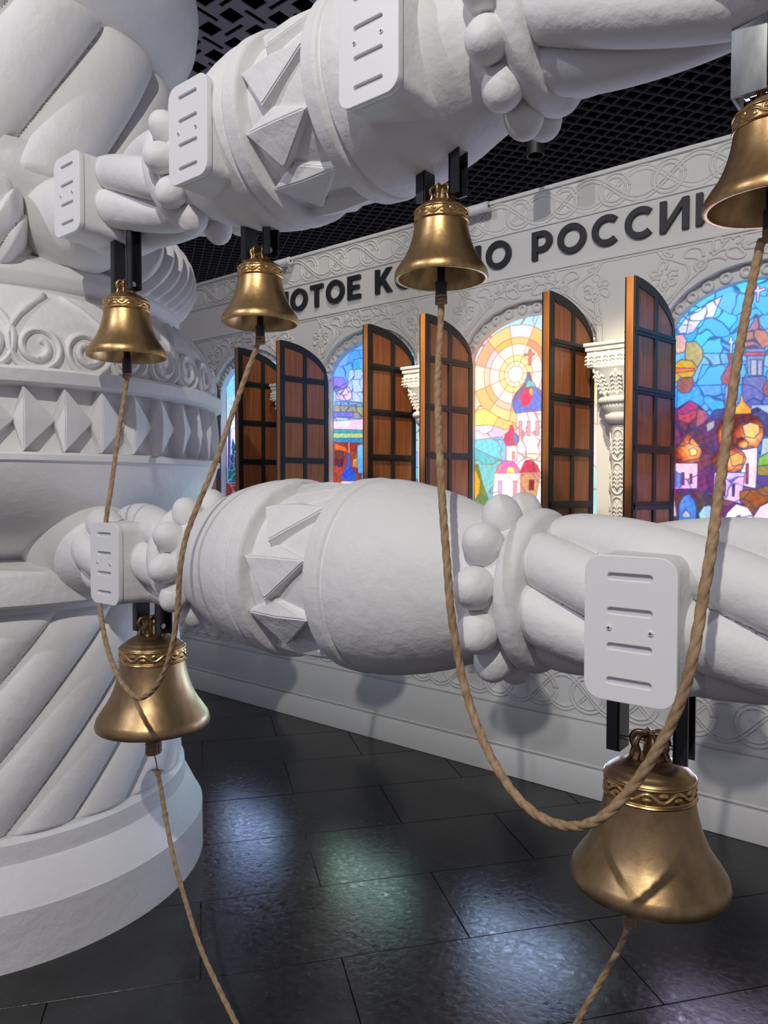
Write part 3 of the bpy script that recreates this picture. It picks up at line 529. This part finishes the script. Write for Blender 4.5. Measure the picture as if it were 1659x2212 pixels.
for (k, sd), lab in LAB.items():
    o = sh0 if first else copy_tree(sh0); first = False
    hx = WIN[k]+sd*.363; o.location = (hx, YF+.012, 0)
    # closed would point to the window centre; opened out towards the room and slightly left
    o.rotation_euler = (0, 0, radians(-90-8.6))
    tag(o, lab, 'shutter', 'open wooden window shutters')

# ------------------------------------------------------------------ engaged carved columns on the piers
def leafrow(cx, z0, w_, h_, y, sgn=1, ribs=4, r=.0042):
    L = [[(cx, z0), (cx, z0+h_*.5), (cx, z0+h_)]]
    for k in range(ribs):
        a = z0+h_*(.10+.75*k/ribs); e = w_/2*(1-.25*k/ribs)
        for s_ in (1, -1): L.append([(cx+s_*.004, a), (cx+s_*e*.5, a+h_*.13), (cx+s_*e, a+h_*.04)])
    return L
def make_column():
    root = empty('carved_pier_column')
    m = M['wall']; yc = YF-.075
    box('abacus', -.155, .155, YF-.165, YF, 2.262, 2.285, m, root, .004)
    box('abacus_edge', -.162, .162, YF-.172, YF, 2.285, 2.303, m, root, .004)
    box('abacus_block', -.148, .148, YF-.158, YF, 2.185, 2.262, m, root, .003)
    lines = []
    for q in (-.105, -.035, .035, .105): lines += leafrow(q, 2.186, .066, .072, 0, ribs=3)
    reliefs('palmette_row', lines, YF-.158, .0055, m, root, n=3)
    me = joinme('palmette_row', [tubeP(smoothline([(0, p[0], p[1]) for p in l], 3), .0055, 6) for q in (-.06, .02) for l in leafrow(q, 2.186, .066, .072, 0, ribs=3)])
    link('palmette_row', me, m, root, True, (-.149, YF-.08, 0)); 
    # bell of the capital: square above, round below
    rows = []
    for t in np.linspace(0, 1, 12):
        z = 2.19-.155*t; hw = .128-.060*t**.8; pw = 6-4*t**.7; ring = []
        for a in np.linspace(0, 2*pi, 40, endpoint=False):
            q = (abs(cos(a))**pw+abs(sin(a))**pw)**(-1/pw); ring.append((hw*q*cos(a), yc+hw*q*sin(a)*.8, z))
        rows.append(ring)
    link('capital_bell', gridmesh('capital_bell', rows, True, True), m, root)
    arrs = []
    for q, tilt in ((0, 0), (-.086, -.3), (.086, .3)):
        for l in leafrow(0, 2.038, .066, .125, 0, ribs=5):
            pts = []
            for x, z in smoothline([(p[0], 0, p[1]) for p in l], 3) and [(v.x, v.z) for v in smoothline([(p[0], 0, p[1]) for p in l], 3)]:
                t = (2.19-z)/.155; hw = .128-.060*max(t, 0)**.8
                pts.append((q*(hw/.10)+x*(hw/.10), yc-hw*.8*(1.02 if q == 0 else .93)-.004, z))
            arrs.append(tubeP(pts, .0062, 6))
    for q in (-.10, -.035, .035, .10): arrs.append(tubeP([(q+.014*cos(t), YF-.152, 2.168+.014*sin(t)) for t in np.linspace(0, 2*pi, 15)], .006, 6))
    link('leaf_carving', joinme('leaf_carving', arrs), m, root)
    def rev(name, prof, n=40, f=None):
        P = [[(r*(1+(f(a, z) if f else 0))*cos(a), yc+r*(1+(f(a, z) if f else 0))*sin(a), z) for a in np.linspace(0, 2*pi, n, endpoint=False)] for r, z in prof]
        link(name, gridmesh(name, P, True, True), m, root)
    tp = [(.098+.014*cos(t), 2.020+.018*sin(t)) for t in np.linspace(pi/2, -pi/2, 9)]
    rev('ribbed_ring', [(.06, 2.038)]+tp+[(.06, 2.0)], 120, lambda a, z: .022*sin(a*40))
    rev('neck', [(.10, 2.004), (.098, 1.985), (.084, 1.965), (.080, 1.955), (.083, 1.952), (.078, 1.925), (.070, 1.918), (.066, 1.905)])
    rev('shaft', [(.052, 1.91), (.055, 1.90), (.055, 1.88), (.052, 1.875), (.052, .98), (.07, .96), (.07, .93), (.085, .92), (.085, SILL-.01)])
    # carved medallions with leaves, wrapped on the front of the shaft
    arrs = []
    def wrap(pts, r0=.052, r=.0042):
        q = [((r0+.001)*sin(x/r0), yc-(r0+.001)*cos(x/r0), z) for x, z in pts]
        arrs.append(tubeP(q, r, 6))
    for off in (-.082, 0, .082):
        for zc, hh in ((1.885-.006, .028),):
            wrap([(off+.014*cos(t), zc+.008*sin(t)) for t in np.linspace(0, pi, 7)])
        for k, zc in enumerate(np.arange(1.805, 1.0, -.163)):
            wrap([(off+.036*cos(t), zc+.075*sin(t)) for t in np.linspace(0, 2*pi, 25)], r=.0045)
            for l in leafrow(off, zc-.055, .052, .11, 0, ribs=4):
                wrap([(v.x, v.z) for v in smoothline([(p[0], 0, p[1]) for p in l], 3)], r=.0050)
    link('medallion_carving', joinme('medallion_carving', arrs), m, root)
    return root
c0 = make_column()
PL = {-1.375: 'carved white pier column with leafy capital, between the sun screen and the gilded domes', -2.505: 'carved white pier column half hidden behind the shutter left of the sun screen',
      -3.635: 'carved white pier column, only a sliver of its capital showing between two shutters', }
first = True
for x, lab in PL.items():
    o = c0 if first else copy_tree(c0); first = False
    o.location = (x, 0, 0); tag(o, lab, 'column', 'carved columns on the facade piers')

# ------------------------------------------------------------------ white tube lamps on the facade, black spots
def tube_lamp(x0, x1, z, lab):
    r = empty('tube_lamp', ((x0+x1)/2, YF-.075, z)); L = (x1-x0)/2
    P = [[(sx, 1.3*q*cos(a), 1.3*q*sin(a)) for a in np.linspace(0, 2*pi, 20, endpoint=False)] for sx, q in ((-L, .016), (-L+.004, .020), (L-.035, .020), (L-.03, .018), (L-.028, .021), (L-.004, .021), (L, .017))]
    link('lamp_tube', gridmesh('lamp_tube', P, True, True), M['tube'], r, 35)
    box('lamp_bracket', -.02, .02, .018, .079, -.01, .012, M['tube'], r, .002)
    box('lamp_socket', L-.0005, L+.003, -.006, .006, -.006, .006, M['black'], r)
    tag(r, lab, 'lamp', 'white tube lamps on the facade top')
tube_lamp(-2.36, -2.13, 3.135, 'white tube lamp under the facade top, right of the third bell from the left')
tube_lamp(-3.90, -3.68, 3.135, 'white tube lamp under the facade top, right of the second upper bell')
def spot(x, y, z, ln, tilt, head, lab):
    r = empty('ceiling_spotlight', (x, y, z))
    P = [[(.85*q*cos(a), .85*q*sin(a), zz) for a in np.linspace(0, 2*pi, 24, endpoint=False)] for q, zz in ((.02, 0), (.045, 0), (.05, -.006), (.05, -ln), (.042, -ln), (.04, -ln+.03), (.01, -ln+.03))]
    link('lamp_body', gridmesh('lamp_body', P, True, True), M['iron'], r, 35).rotation_euler = (tilt, head, 0)
    box('lamp_stem', -.01, .01, -.01, .01, -.01, ZC-z+.01, M['black'], r)
    tag(r, lab, 'lamp')
# ------------------------------------------------------------------ the big carved column on the left
CX, CY = -3.227, 1.40; TH0 = atan2(-CY, -CX)
CP = [(0, .83), (.196, .83), (.204, .823), (.318, .768), (.326, .757), (.392, .752), (.402, .742), (.408, .70)]
BOWL = [(1.25, .48), (1.33, .53), (1.37, .60), (1.41, .68), (1.45, .745), (1.50, .805), (1.55, .852), (1.60, .882), (1.66, .903), (1.682, .908), (1.688, .918), (1.706, .918), (1.714, .905), (1.716, .862),
        (1.925, .858), (1.927, .905), (1.935, .925), (1.972, .932), (1.982, .925), (1.988, .885)]
DOME = [(1.985, .888), (2.03, .893), (2.09, .885), (2.15, .862), (2.20, .825), (2.245, .775), (2.28, .72), (2.30, .66)]
def prof_r(tab, z):
    zz = [a for a, _ in tab]; return float(np.interp(z, zz, [b for _, b in tab]))
column = empty('carved_column', (CX, CY, 0))
tag(column, 'huge white carved column with twisted flutes, scrolls and faceted studs at the left', 'column')
def revo(name, tab, n=180, rows=None, f=None, cap=False, sm=40, dens=None):
    pts = tab
    if dens:
        zs = np.linspace(tab[0][0], tab[-1][0], dens); pts = [(z, prof_r(tab, z)) for z in zs]
    A = np.linspace(0, 2*pi, n, endpoint=False)
    P = np.zeros((len(pts), n, 3))
    for k, (z, r) in enumerate(pts):
        rr = r*np.ones(n) if f is None else f(A, z, r)
        P[k, :, 0] = rr*np.cos(A); P[k, :, 1] = rr*np.sin(A); P[k, :, 2] = z
    return link(name, gridmesh(name, P, True, cap), M['plaster'], column, sm)
revo('plinth', CP)
def lobes(nl, rate, depth, z0, z1, zc0, zc1, expo=.5):
    """nl rounded strands climbing 'rate' rad per metre, fading out at both ends"""
    def f(A, z, r):
        u = ((A-TH0-rate*(z-z0))*nl/(2*pi)) % 1.0*2-1
        prof = np.sqrt(np.clip(1-u*u, 0, 1))
        e = min(1, max(0, (z-z0)/zc0)) if zc0 else 1; g = min(1, max(0, (z1-z)/zc1)) if zc1 else 1
        e = sqrt(max(0, 1-(1-e)**2)); g = sqrt(max(0, 1-(1-g)**2))
        return r-depth*(1-prof*min(e, g))
    return f
revo('twisted_shaft', [(.400, .742), (1.20, .735)], 720, f=lobes(20, radians(68), .052, .40, 1.16, .02, .10), dens=150)
revo('shaft_collar', [(1.185, .68), (1.195, .768), (1.205, .778), (1.30, .782), (1.312, .775), (1.322, .745), (1.345, .52)])
revo('bowl', BOWL)
revo('scroll_dome', DOME, dens=30)
revo('upper_ring', [(2.255, .64), (2.265, .70), (2.29, .735), (2.325, .747), (2.37, .72), (2.41, .64)], dens=20)
# fluted cushion
def cushion():
    n = 1440; A = np.linspace(0, 2*pi, n, endpoint=False); T = np.linspace(-pi*.42, pi*.62, 48); P = np.zeros((48, n, 3))
    dd = np.abs((A-TH0-radians(23.45)+pi) % (2*pi)-pi); dip = 1-np.clip((dd-radians(11))/radians(9), 0, 1); dip = dip*dip*(3-2*dip)
    for k, t in enumerate(T):
        u = ((A-TH0-.10*t)*60/(2*pi)) % 1.0
        fl_ = 1-np.abs(u-.25)/np.where(u < .25, .25, .75); fl_ = fl_**.7
        amp = .036*np.clip((t+1.25)/.35, 0, 1)
        rt = .168-amp*(1-fl_)-.02*dip
        rr = .655-.17*dip+rt*cos(t)
        P[k, :, 0] = rr*np.cos(A); P[k, :, 1] = rr*np.sin(A); P[k, :, 2] = 2.485+rt*sin(t)
    return gridmesh('fluted_cushion', P, True)
link('fluted_cushion', cushion(), M['plaster'], column, 50)
revo('neck', [(2.36, .62), (2.55, .60), (2.62, .64), (2.68, .69), (2.78, .70)], dens=20)
revo('upper_twisted_shaft', [(2.66, .70), (2.80, .735), (3.10, .745), (3.34, .74)], 560, f=lobes(14, radians(53), .085, 2.66, 3.33, .05, .10), dens=130)
revo('swelling_top', [(3.26, .64), (3.30, .66), (3.36, .72), (3.44, .79), (3.53, .83), (3.63, .842), (3.75, .825), (3.9, .78), (4.1, .76), (ZC+.02, .76)], dens=60)

def stud(a, b, L, hgt, name='faceted_stud', base=-.02, sk=0):
    """faceted rhombus: ridge along x (half length L), reaches -a / +b in y, height in z"""
    V = [(-L, 0, hgt*.82), (L, 0, hgt*.82), (sk*.4, -a, hgt*.35), (sk, b, hgt*.35), (0, 0, hgt),
         (-L*1.02, 0, base), (L*1.02, 0, base), (sk*.4, -a, base), (sk, b, base)]
    F = [(0, 2, 4), (2, 1, 4), (1, 3, 4), (3, 0, 4), (0, 5, 7, 2), (2, 7, 6, 1), (1, 6, 8, 3), (3, 8, 5, 0)]
    me = pymesh(name, V, F); bm = bmesh.new(); bm.from_mesh(me)
    bmesh.ops.recalc_face_normals(bm, faces=bm.faces[:])
    bmesh.ops.bevel(bm, geom=[e for e in bm.edges if not any(v.co.z < 0 for v in e.verts)], offset=.003, segments=2, affect='EDGES'); bm.to_mesh(me); bm.free()
    return me
# column studs: ridge vertical
sm_ = stud(.030, .100, .103, .055); sm_.materials.append(M['plaster'])
for k in range(-13, 14):
    th = TH0+radians(5+7.826*k); r = .862
    o = bpy.data.objects.new('faceted_stud', sm_); C.objects.link(o); o.parent = column
    ex = Vector((0, 0, 1)); ez = Vector((cos(th), sin(th), 0)); ey = Vector((-sin(th), cos(th), 0))
    mw = Matrix((( -ex.x, ey.x, ez.x), (-ex.y, ey.y, ez.y), (-ex.z, ey.z, ez.z))).to_4x4()
    mw = Matrix(((0, ey.x, ez.x), (0, ey.y, ez.y), (1, 0, 0))).to_4x4()
    o.matrix_local = Matrix.Translation((r*ez.x, r*ez.y, 1.820)) @ mw
for me in (sm_,): me.shade_flat()
# scrolls
for k in range(-9, 10):
    th = TH0+radians(8+10*k); zc = 2.052; sg = 1 if k % 2 else -1; arrs = []
    for off in (0,):
        pts = []
        for t in np.linspace(.6*pi, 4.0*pi+.0, 56):
            q = .010+.070*(t/(5*pi)); pts.append((sg*q*1.25*cos(t), zc+q*1.25*sin(t)*.98))
        # leaves the spiral upwards towards the neighbour
        ex_, ez_ = pts[-1]
        pts += [(ex_+sg*.002, ez_+.03), (ex_-sg*.008, ez_+.065), (ex_-sg*.035, ez_+.105), (ex_-sg*.08, ez_+.15), (ex_-sg*.13, ez_+.19)]
        P = []
        for x, z in pts:
            z = min(z, 2.27); r = prof_r(DOME, z)+.002; a = th+x/.885
            P.append((r*cos(a), r*sin(a), z))
        arrs.append(tubeP(smoothline(P, 2), .0125, 8))
        P2 = []
        for x, z in pts[14:]:
            z = min(z, 2.27); r = prof_r(DOME, z)+.004; a = th+x*1.0/.885
            P2.append(((r+.006)*cos(a), (r+.006)*sin(a), z))
        arrs.append(tubeP(P2, .006, 6))
    link('scroll', joinme('scroll', arrs), M['plaster'], column)

# ------------------------------------------------------------------ beams
SC = -1.29
RT = [(0, .200), (.104, .200), (.108, .228), (.114, .236), (.150, .238), (.157, .234), (.161, .226), (.166, .226), (.172, .234), (.20, .234), (.25, .227), (.30, .216), (.36, .199), (.41, .180), (.45, .166), (.475, .150), (.55, .150)]
def beam_r(s, F):
    t = s-SC; ta = abs(t)
    if ta < .548: return np.interp(ta, [a for a, _ in RT], [b for _, b in RT])*np.ones_like(F)
    if ta < .606:      # slanted collar
        e = (ta-.580)/.026; return (.150+.021*sqrt(max(0, 1-e*e)))*np.ones_like(F)
    u = ((F+3.4*(s))*6/(2*pi)) % 1.0*2-1
    lob = np.sqrt(np.clip(1-(.975*u)**2, 0, 1))
    if t < 0 and s < -2.345:
        e = (s+2.56)/.218; rb = .118+.052*sqrt(max(0, 1-min(1, e*e))); return rb*np.ones_like(F)
    d = ta-.606; dl = (s+2.345) if t < 0 else 9
    e = min(d, dl)/.07; g = sqrt(max(0, 1-(1-min(1, e))**2))
    return .104+.058*lob*(.75+.25*g)
def make_beam(zc, plates, lab, right=1.55):
    root = empty('carved_beam', (SC, CY, zc))
    ss = [-2.80]; dense = []
    s = -2.80
    while s < right:
        t = abs(s-SC); s += .002 if (.10 < t < .18 or .54 < t < .68 or -2.37 < s < -2.27) else (.006 if t < .9 else .010); ss.append(s)
    n = 264; F = np.linspace(0, 2*pi, n, endpoint=False); P = np.zeros((len(ss), n, 3))
    for k, s in enumerate(ss):
        r = beam_r(s, F); P[k, :, 0] = s-SC; P[k, :, 1] = -r*np.cos(F); P[k, :, 2] = r*np.sin(F)
    link('beam_body', gridmesh('beam_body', P, True, True), M['plaster'], root, 55)
    bm = bmesh.new(); bmesh.ops.create_uvsphere(bm, u_segments=24, v_segments=14, radius=1)
    for v in bm.verts: v.co = Vector((v.co.x*.042, v.co.y*.053, v.co.z*.044))
    me = bpy.data.meshes.new('bead'); bm.to_mesh(me); bm.free(); me.materials.append(M['plaster']); me.shade_smooth()
    for sg in (-1, 1):
        for k in range(11):
            f = 2*pi*k/11+.10*sg
            o = bpy.data.objects.new('bead', me); C.objects.link(o); o.parent = root
            o.location = (sg*(.515 if (sg < 0 or zc < 2) else .528), -.157*cos(f), .157*sin(f)); o.rotation_euler = (pi/2-f+pi/2, 0, 0)
    st = stud(.034, .098, .104, .036, 'faceted_stud', -.03, .028); st.materials.append(M['plaster'])
    for k in range(10):
        f = 2*pi*k/10+.22; r = .194
        # local x along the beam, y (long side) points down the near face, z outward
        ez = Vector((0, -cos(f), sin(f))); ey = Vector((0, -sin(f), -cos(f))); ex = ey.cross(ez)
        mw = Matrix(((ex.x, ey.x, ez.x), (ex.y, ey.y, ez.y), (ex.z, ey.z, ez.z))).to_4x4()
        o = bpy.data.objects.new('faceted_stud', st); C.objects.link(o); o.parent = root
        o.matrix_local = Matrix.Translation((0, r*ez.y, r*ez.z)) @ mw
    for px, dz, yf in plates:
        x = px-SC; hw, hh = .078, .123
        loops = [rrect(-hw, hw, -hh, hh, .030)]
        for q in (-.088, -.030, .030, .088): loops.append(rrect(-.038, .038, q-.0055, q+.0055, .0054, 4))
        me = flat('cover_plate', loops, .016, .0015); me.transform(Matrix.Translation((x, yf+.008, dz)) @ UP)
        pl_ = link('cover_plate', me, M['plate'], root, 35)
        me = flat('slot_backing', [rrect(-hw+.02, hw-.02, -hh+.02, hh-.02, .02)], .004); me.transform(Matrix.Translation((x, yf+.0085, dz)) @ UP)
        link('slot_backing', me, M['slot'], pl_, 35)
        for q in (-.034, .036):
            bm = bmesh.new(); bmesh.ops.create_cone(bm, segments=14, radius1=.0048, radius2=.004, depth=.003, cap_ends=True); bmesh.ops.rotate(bm, verts=bm.verts, matrix=Matrix.Rotation(pi/2, 3, 'X'))
            me = bpy.data.meshes.new('screw'); bm.to_mesh(me); bm.free(); link('screw', me, M['plate'], pl_, 30, (x+q, yf-.0012, dz-.002*(q > 0)+.001))
            bm = bmesh.new(); bmbox(bm, -.003, .003, -.0006, .0006, -.0006, .0006); bmbox(bm, -.0006, .0006, -.0006, .0006, -.003, .003)
            me = bpy.data.meshes.new('screw_slot'); bm.to_mesh(me); bm.free(); link('screw_slot', me, M['black'], pl_, False, (x+q, yf-.0027, dz-.002*(q > 0)+.001))
        # plaster housing behind the plate, softly flared into the beam
        rows = []
        for yy, g in ((yf+.018, -.004), (yf+.03, -.002), (-.12, 0), (-.07, .012), (-.02, .03)):
            rows.append([(x+p[0], yy, dz+p[1]) for p in rrect(-hw-g, hw+g, -hh-g*.3, hh+g*.3, .028)])
        hm = gridmesh('housing', rows, True, True); link('housing', hm, M['plaster'], root, 40)
    return tag(root, lab, 'beam', 'white carved beams')
lower = make_beam(1.386, [(-2.055, -.015, -.200), (-.450, -.022, -.200)], 'lower thick white carved beam crossing the picture in front of the windows')
upper = make_beam(2.535, [(-2.245, -.020, -.200), (-1.560, -.046, -.250), (-.972, -.040, -.250)], 'upper white carved beam with a row of small bells hanging under it')
ZB = {'u': 2.535, 'l': 1.386}

# ------------------------------------------------------------------ bells
def make_bell():
    root = empty('bell')
    prof = [(0, .93), (-.012, .97), (0, 1.0), (.05, 1.012), (.11, 1.0), (.17, .985), (.20, .965), (.31, .895), (.42, .815), (.54, .748), (.68, .688), (.82, .642), (.96, .606), (1.10, .580), (1.19, .570)]
    inner = [(1.19, .50), (.96, .53), (.68, .61), (.42, .73), (.25, .84), (.12, .90), (.03, .925), (0, .93)]
    pts = [(a, b) for a, b in inner] + prof[1:]
    n = 96; A = np.linspace(0, 2*pi, n, endpoint=False)
    def rv(name, tab, m, sm=50, f=None, cap=False, nn=n):
        A = np.linspace(0, 2*pi, nn, endpoint=False)
        P = np.array([[((r+(f(a, z) if f else 0))*cos(a), (r+(f(a, z) if f else 0))*sin(a), z) for a in A] for z, r in tab])
        return link(name, gridmesh(name, P, True, cap), m, root, sm)
    rv('bell_body', pts, M['bronze'])
    bandp = [(1.175, .55), (1.178, .590), (1.195, .600), (1.212, .590), (1.222, .575)]
    zb0, zb1 = 1.225, 1.40
    bandp += [(z, .572) for z in np.linspace(zb0, zb1, 16)] + [(1.405, .588), (1.42, .594), (1.435, .585), (1.445, .562)]
    def vine(a, z):
        if not (zb0 < z < zb1): return 0
        v = (z-zb0)/(zb1-zb0)*2-1; q = a*9
        d = abs(v-.55*sin(q)); e = max(0, 1-(d/.28)**2)*.016
        for off in (0, pi):
            qq = ((q-off-pi/2+pi) % (2*pi)-pi); vv = v+ (.35 if off == 0 else -.35)
            rr = (qq/.9)**2+(vv/.42)**2
            if rr < 1: e = max(e, .022*sqrt(1-rr)*(.65+.35*cos(qq*14)*cos(vv*16)))
        return e
    rv('ornament_band', bandp, M['band'], 60, vine, False, 360)
    rv('shoulder', [(1.43, .575), (1.46, .560), (1.485, .535), (1.50, .50), (1.52, .485), (1.545, .45), (1.575, .40), (1.60, .36), (1.615, .30), (1.64, .28), (1.655, .24), (1.66, .15), (1.655, .0001)], M['bronze'])
    # crown: central post and curved arms
    cr = []
    bm = bmesh.new(); bmbox(bm, -.055, .055, -.055, .055, 1.64, 2.0); bmesh.ops.bevel(bm, geom=bm.edges[:], offset=.015, segments=2, affect='EDGES')
    me = bpy.data.meshes.new('crown_post'); bm.to_mesh(me); bm.free(); link('crown_post', me, M['bronze'], root, 40)
    for k in range(6):
        a = radians(60*k+25); w_ = .0
        path = [(.235, 1.64), (.215, 1.70), (.20, 1.76), (.225, 1.82), (.235, 1.88), (.20, 1.94), (.14, 1.97), (.06, 1.965)]
        pts_ = smoothline([(q*cos(a), q*sin(a), z) for q, z in path], 3)
        link('crown_arm', joinme('crown_arm', [tubeP(pts_, .040, 8, None, lambda th: 1+.12*np.cos(4*th))]), M['bronze'], root)
    rodp = [(1.15, .04), (1.1, .085), (-.06, .085), (-.08, .10)]
    rv('clapper_rod', rodp, M['clapper'], 40, None, True, 20)
    rv('clapper_sleeve', [(-.05, .09), (-.055, .125), (-.40, .125), (-.41, .115), (-.415, .05)], M['clapper'], 40, None, True, 24)
    return root
BL = [(-2.142, 2.016, .1225, 'u', 'leftmost small bronze bell under the upper beam, in front of the big column'),
      (-1.575, 2.055, .106, 'u', 'second upper bronze bell, hanging in front of the sign beside the big column'),
      (-.965, 2.071, .105, 'u', 'third upper bronze bell, hanging in the middle in front of the sign'),
      (-.288, 2.074, .108, 'u', 'upper bronze bell cut off by the right edge, under a grey steel bracket'),
      (-2.108, .822, .180, 'l', 'lower left bronze bell, hanging before the foot of the column'),
      (-.482, .850, .144, 'l', 'large lower right bronze bell with rope shadows, over the dark floor')]
b0 = make_bell(); first = True
for x, z, R_, bm_, lab in BL:
    o = b0 if first else copy_tree(b0); first = False
    yb = CY-.06 if x < -2.13 else CY; o.location = (x, yb, z); o.scale = (R_, R_, R_); o.rotation_euler = (0, 0, random.uniform(0, 2))
    tag(o, lab, 'bell', 'bronze bells under the beams')
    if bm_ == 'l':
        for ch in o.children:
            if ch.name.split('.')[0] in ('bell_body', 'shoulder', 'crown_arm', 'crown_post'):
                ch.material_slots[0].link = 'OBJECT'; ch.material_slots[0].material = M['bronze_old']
    yo = yb-CY; root = lower if bm_ == 'l' else upper; zc = ZB[bm_]
    dx = .052 if bm_ == 'l' else .034; zt = zc-.10; zb = z+1.69*R_
    if x > -.4:       # wide galvanised plate
        box('steel_bracket', x-.060-SC, x-.054-SC, -.028, .032, zb+.004-zc, -.10, M['galv'], root, .001)
        box('steel_bracket', x-.060-SC, x-.004-SC, -.033, -.028, zb+.004-zc, -.10, M['galv'], root, .001)
        box('steel_bracket', x+.050-SC, x+.056-SC, -.028, .032, zb+.004-zc, -.10, M['galv'], root, .001)
    else:
        for sg in (-1, 1):
            bm = bmesh.new(); x0 = x-SC+sg*dx; hw = .019 if bm_ == 'u' else .024
            bmbox(bm, x0-.0025, x0+.0025, yo-hw, yo+hw, zb-zc, -.10)
            bmbox(bm, min(x0, x0+sg*.024), max(x0, x0+sg*.024), yo-hw, yo-hw+.005, zb-zc, -.10)
            bmbox(bm, min(x0, x0+sg*.024), max(x0, x0+sg*.024), yo+hw-.005, yo+hw, zb-zc, -.10)
            me = bpy.data.meshes.new('bracket'); bm.to_mesh(me); bm.free(); link('bracket', me, M['black'], root, False)
    P = tubeP([(x-SC-dx-.012, yo, z+1.84*R_-zc), (x-SC+dx+.012, yo, z+1.84*R_-zc)], .0045, 10)
    P2 = tubeP([(x-SC+dx+.003, yo, z+1.84*R_-zc), (x-SC+dx+.010, yo, z+1.84*R_-zc)], .0085, 6)
    P3 = tubeP([(x-SC-dx-.010, yo, z+1.84*R_-zc), (x-SC-dx-.003, yo, z+1.84*R_-zc)], .0085, 6)
    link('bracket_bolt', joinme('bracket_bolt', [P, P2, P3]), M['chrome'], root, 30)

# ------------------------------------------------------------------ ropes
def rope(pts, r, lab, extra=(), pitch=.030):
    P = smoothline(pts, 40)
    # resample evenly
    P = np.array([tuple(p) for p in P]); d = np.concatenate([[0], np.cumsum(np.linalg.norm(np.diff(P, axis=0), axis=1))])
    n = int(d[-1]/.0022); q = np.linspace(0, d[-1], n); P = np.stack([np.interp(q, d, P[:, k]) for k in range(3)], 1)
    def tri(th): 
        u = (th*3/(2*pi)) % 1.0*2-1
        return .66+.37*np.sqrt(np.clip(1-u*u, 0, 1))
    arr = [tubeP(P, r, 21, None, tri, 2*pi/(pitch*3))]
    root = link('rope', joinme('rope', arr), M['rope'], None, 70)
    return tag(root, lab, 'rope', 'jute bell ropes')
def knot(root, c, r, name='knot'):
    arrs = []
    for k in range(3):
        pts = [(c[0]+r*1.15*cos(t), c[1]+r*1.15*sin(t), c[2]+(k-1)*r*.75+.2*r*sin(t+k)) for t in np.linspace(0, 2*pi, 20)]
        arrs.append(tubeP(pts, r*.55, 8))
    return link(name, joinme(name, arrs), M['rope'], root)
def fray(root, c, n, L, up=1, col='rope'):
    arrs = []
    for k in range(n):
        a = random.uniform(0, 2*pi); e = random.uniform(.3, 1)*L; q = random.uniform(.4, 1)
        pts = [Vector(c), Vector(c)+Vector((cos(a)*e*.5, sin(a)*e*.5, up*q*e*.5)), Vector(c)+Vector((cos(a)*e, sin(a)*e, up*q*e*.2))]
        arrs.append(tubeP(smoothline(pts, 4), .0011, 5))
    return link('frayed_end', joinme('frayed_end', arrs), M['rope'], root)
rA = rope(ROPE['A'], .0072, 'jute rope sagging before the lower left bell, tied to the two left upper bells')
rB = rope(ROPE['B'], .0075, 'long jute rope looping from the middle upper bell to the right edge bell')
rC = rope(ROPE['C'], .0072, 'loose jute rope with frayed top, hanging down from the lower left bell')
rD = rope(ROPE['D'], .0065, 'short jute rope hanging from under the large lower right bell')
knot(rA, (-2.142, 1.34, 2.016-.44*.1225), .009); knot(rA, (-1.575, 1.4, 2.055-.44*.106), .0085)
knot(rB, (-.965, 1.4, 2.071-.44*.105), .0085); knot(rB, (-.288, 1.4, 2.074-.44*.108), .0085)
p = ROPE['C'][0]; fray(rC, p, 12, .035); knot(rC, p, .006)
q = (-2.108, 1.4, .822-.50*.18); link('thin_string', joinme('thin_string', [tubeP([q, ((q[0]+p[0])/2+.002, 1.4, (q[2]+p[2])/2), p], .0022, 6)]), M['rope'], rC)
fray(rC, (q[0], q[1], q[2]+.012), 8, .03, -1); knot(rC, (q[0], q[1], q[2]+.012), .016)
knot(rC, Vector(ROPE['C'][2])+Vector((0, 0, 0)), .0055)
knot(rD, ROPE['D'][0], .0075)
spot(-1.67, 3.2, 3.275, .115, 0, 0, 'black cylinder spotlight hanging behind the upper beam above the facade')
o = spot(-6.1, 3.9, 3.95, .30, .9, .5, 'long dark spotlight on the ceiling beside the fluted column cushion')
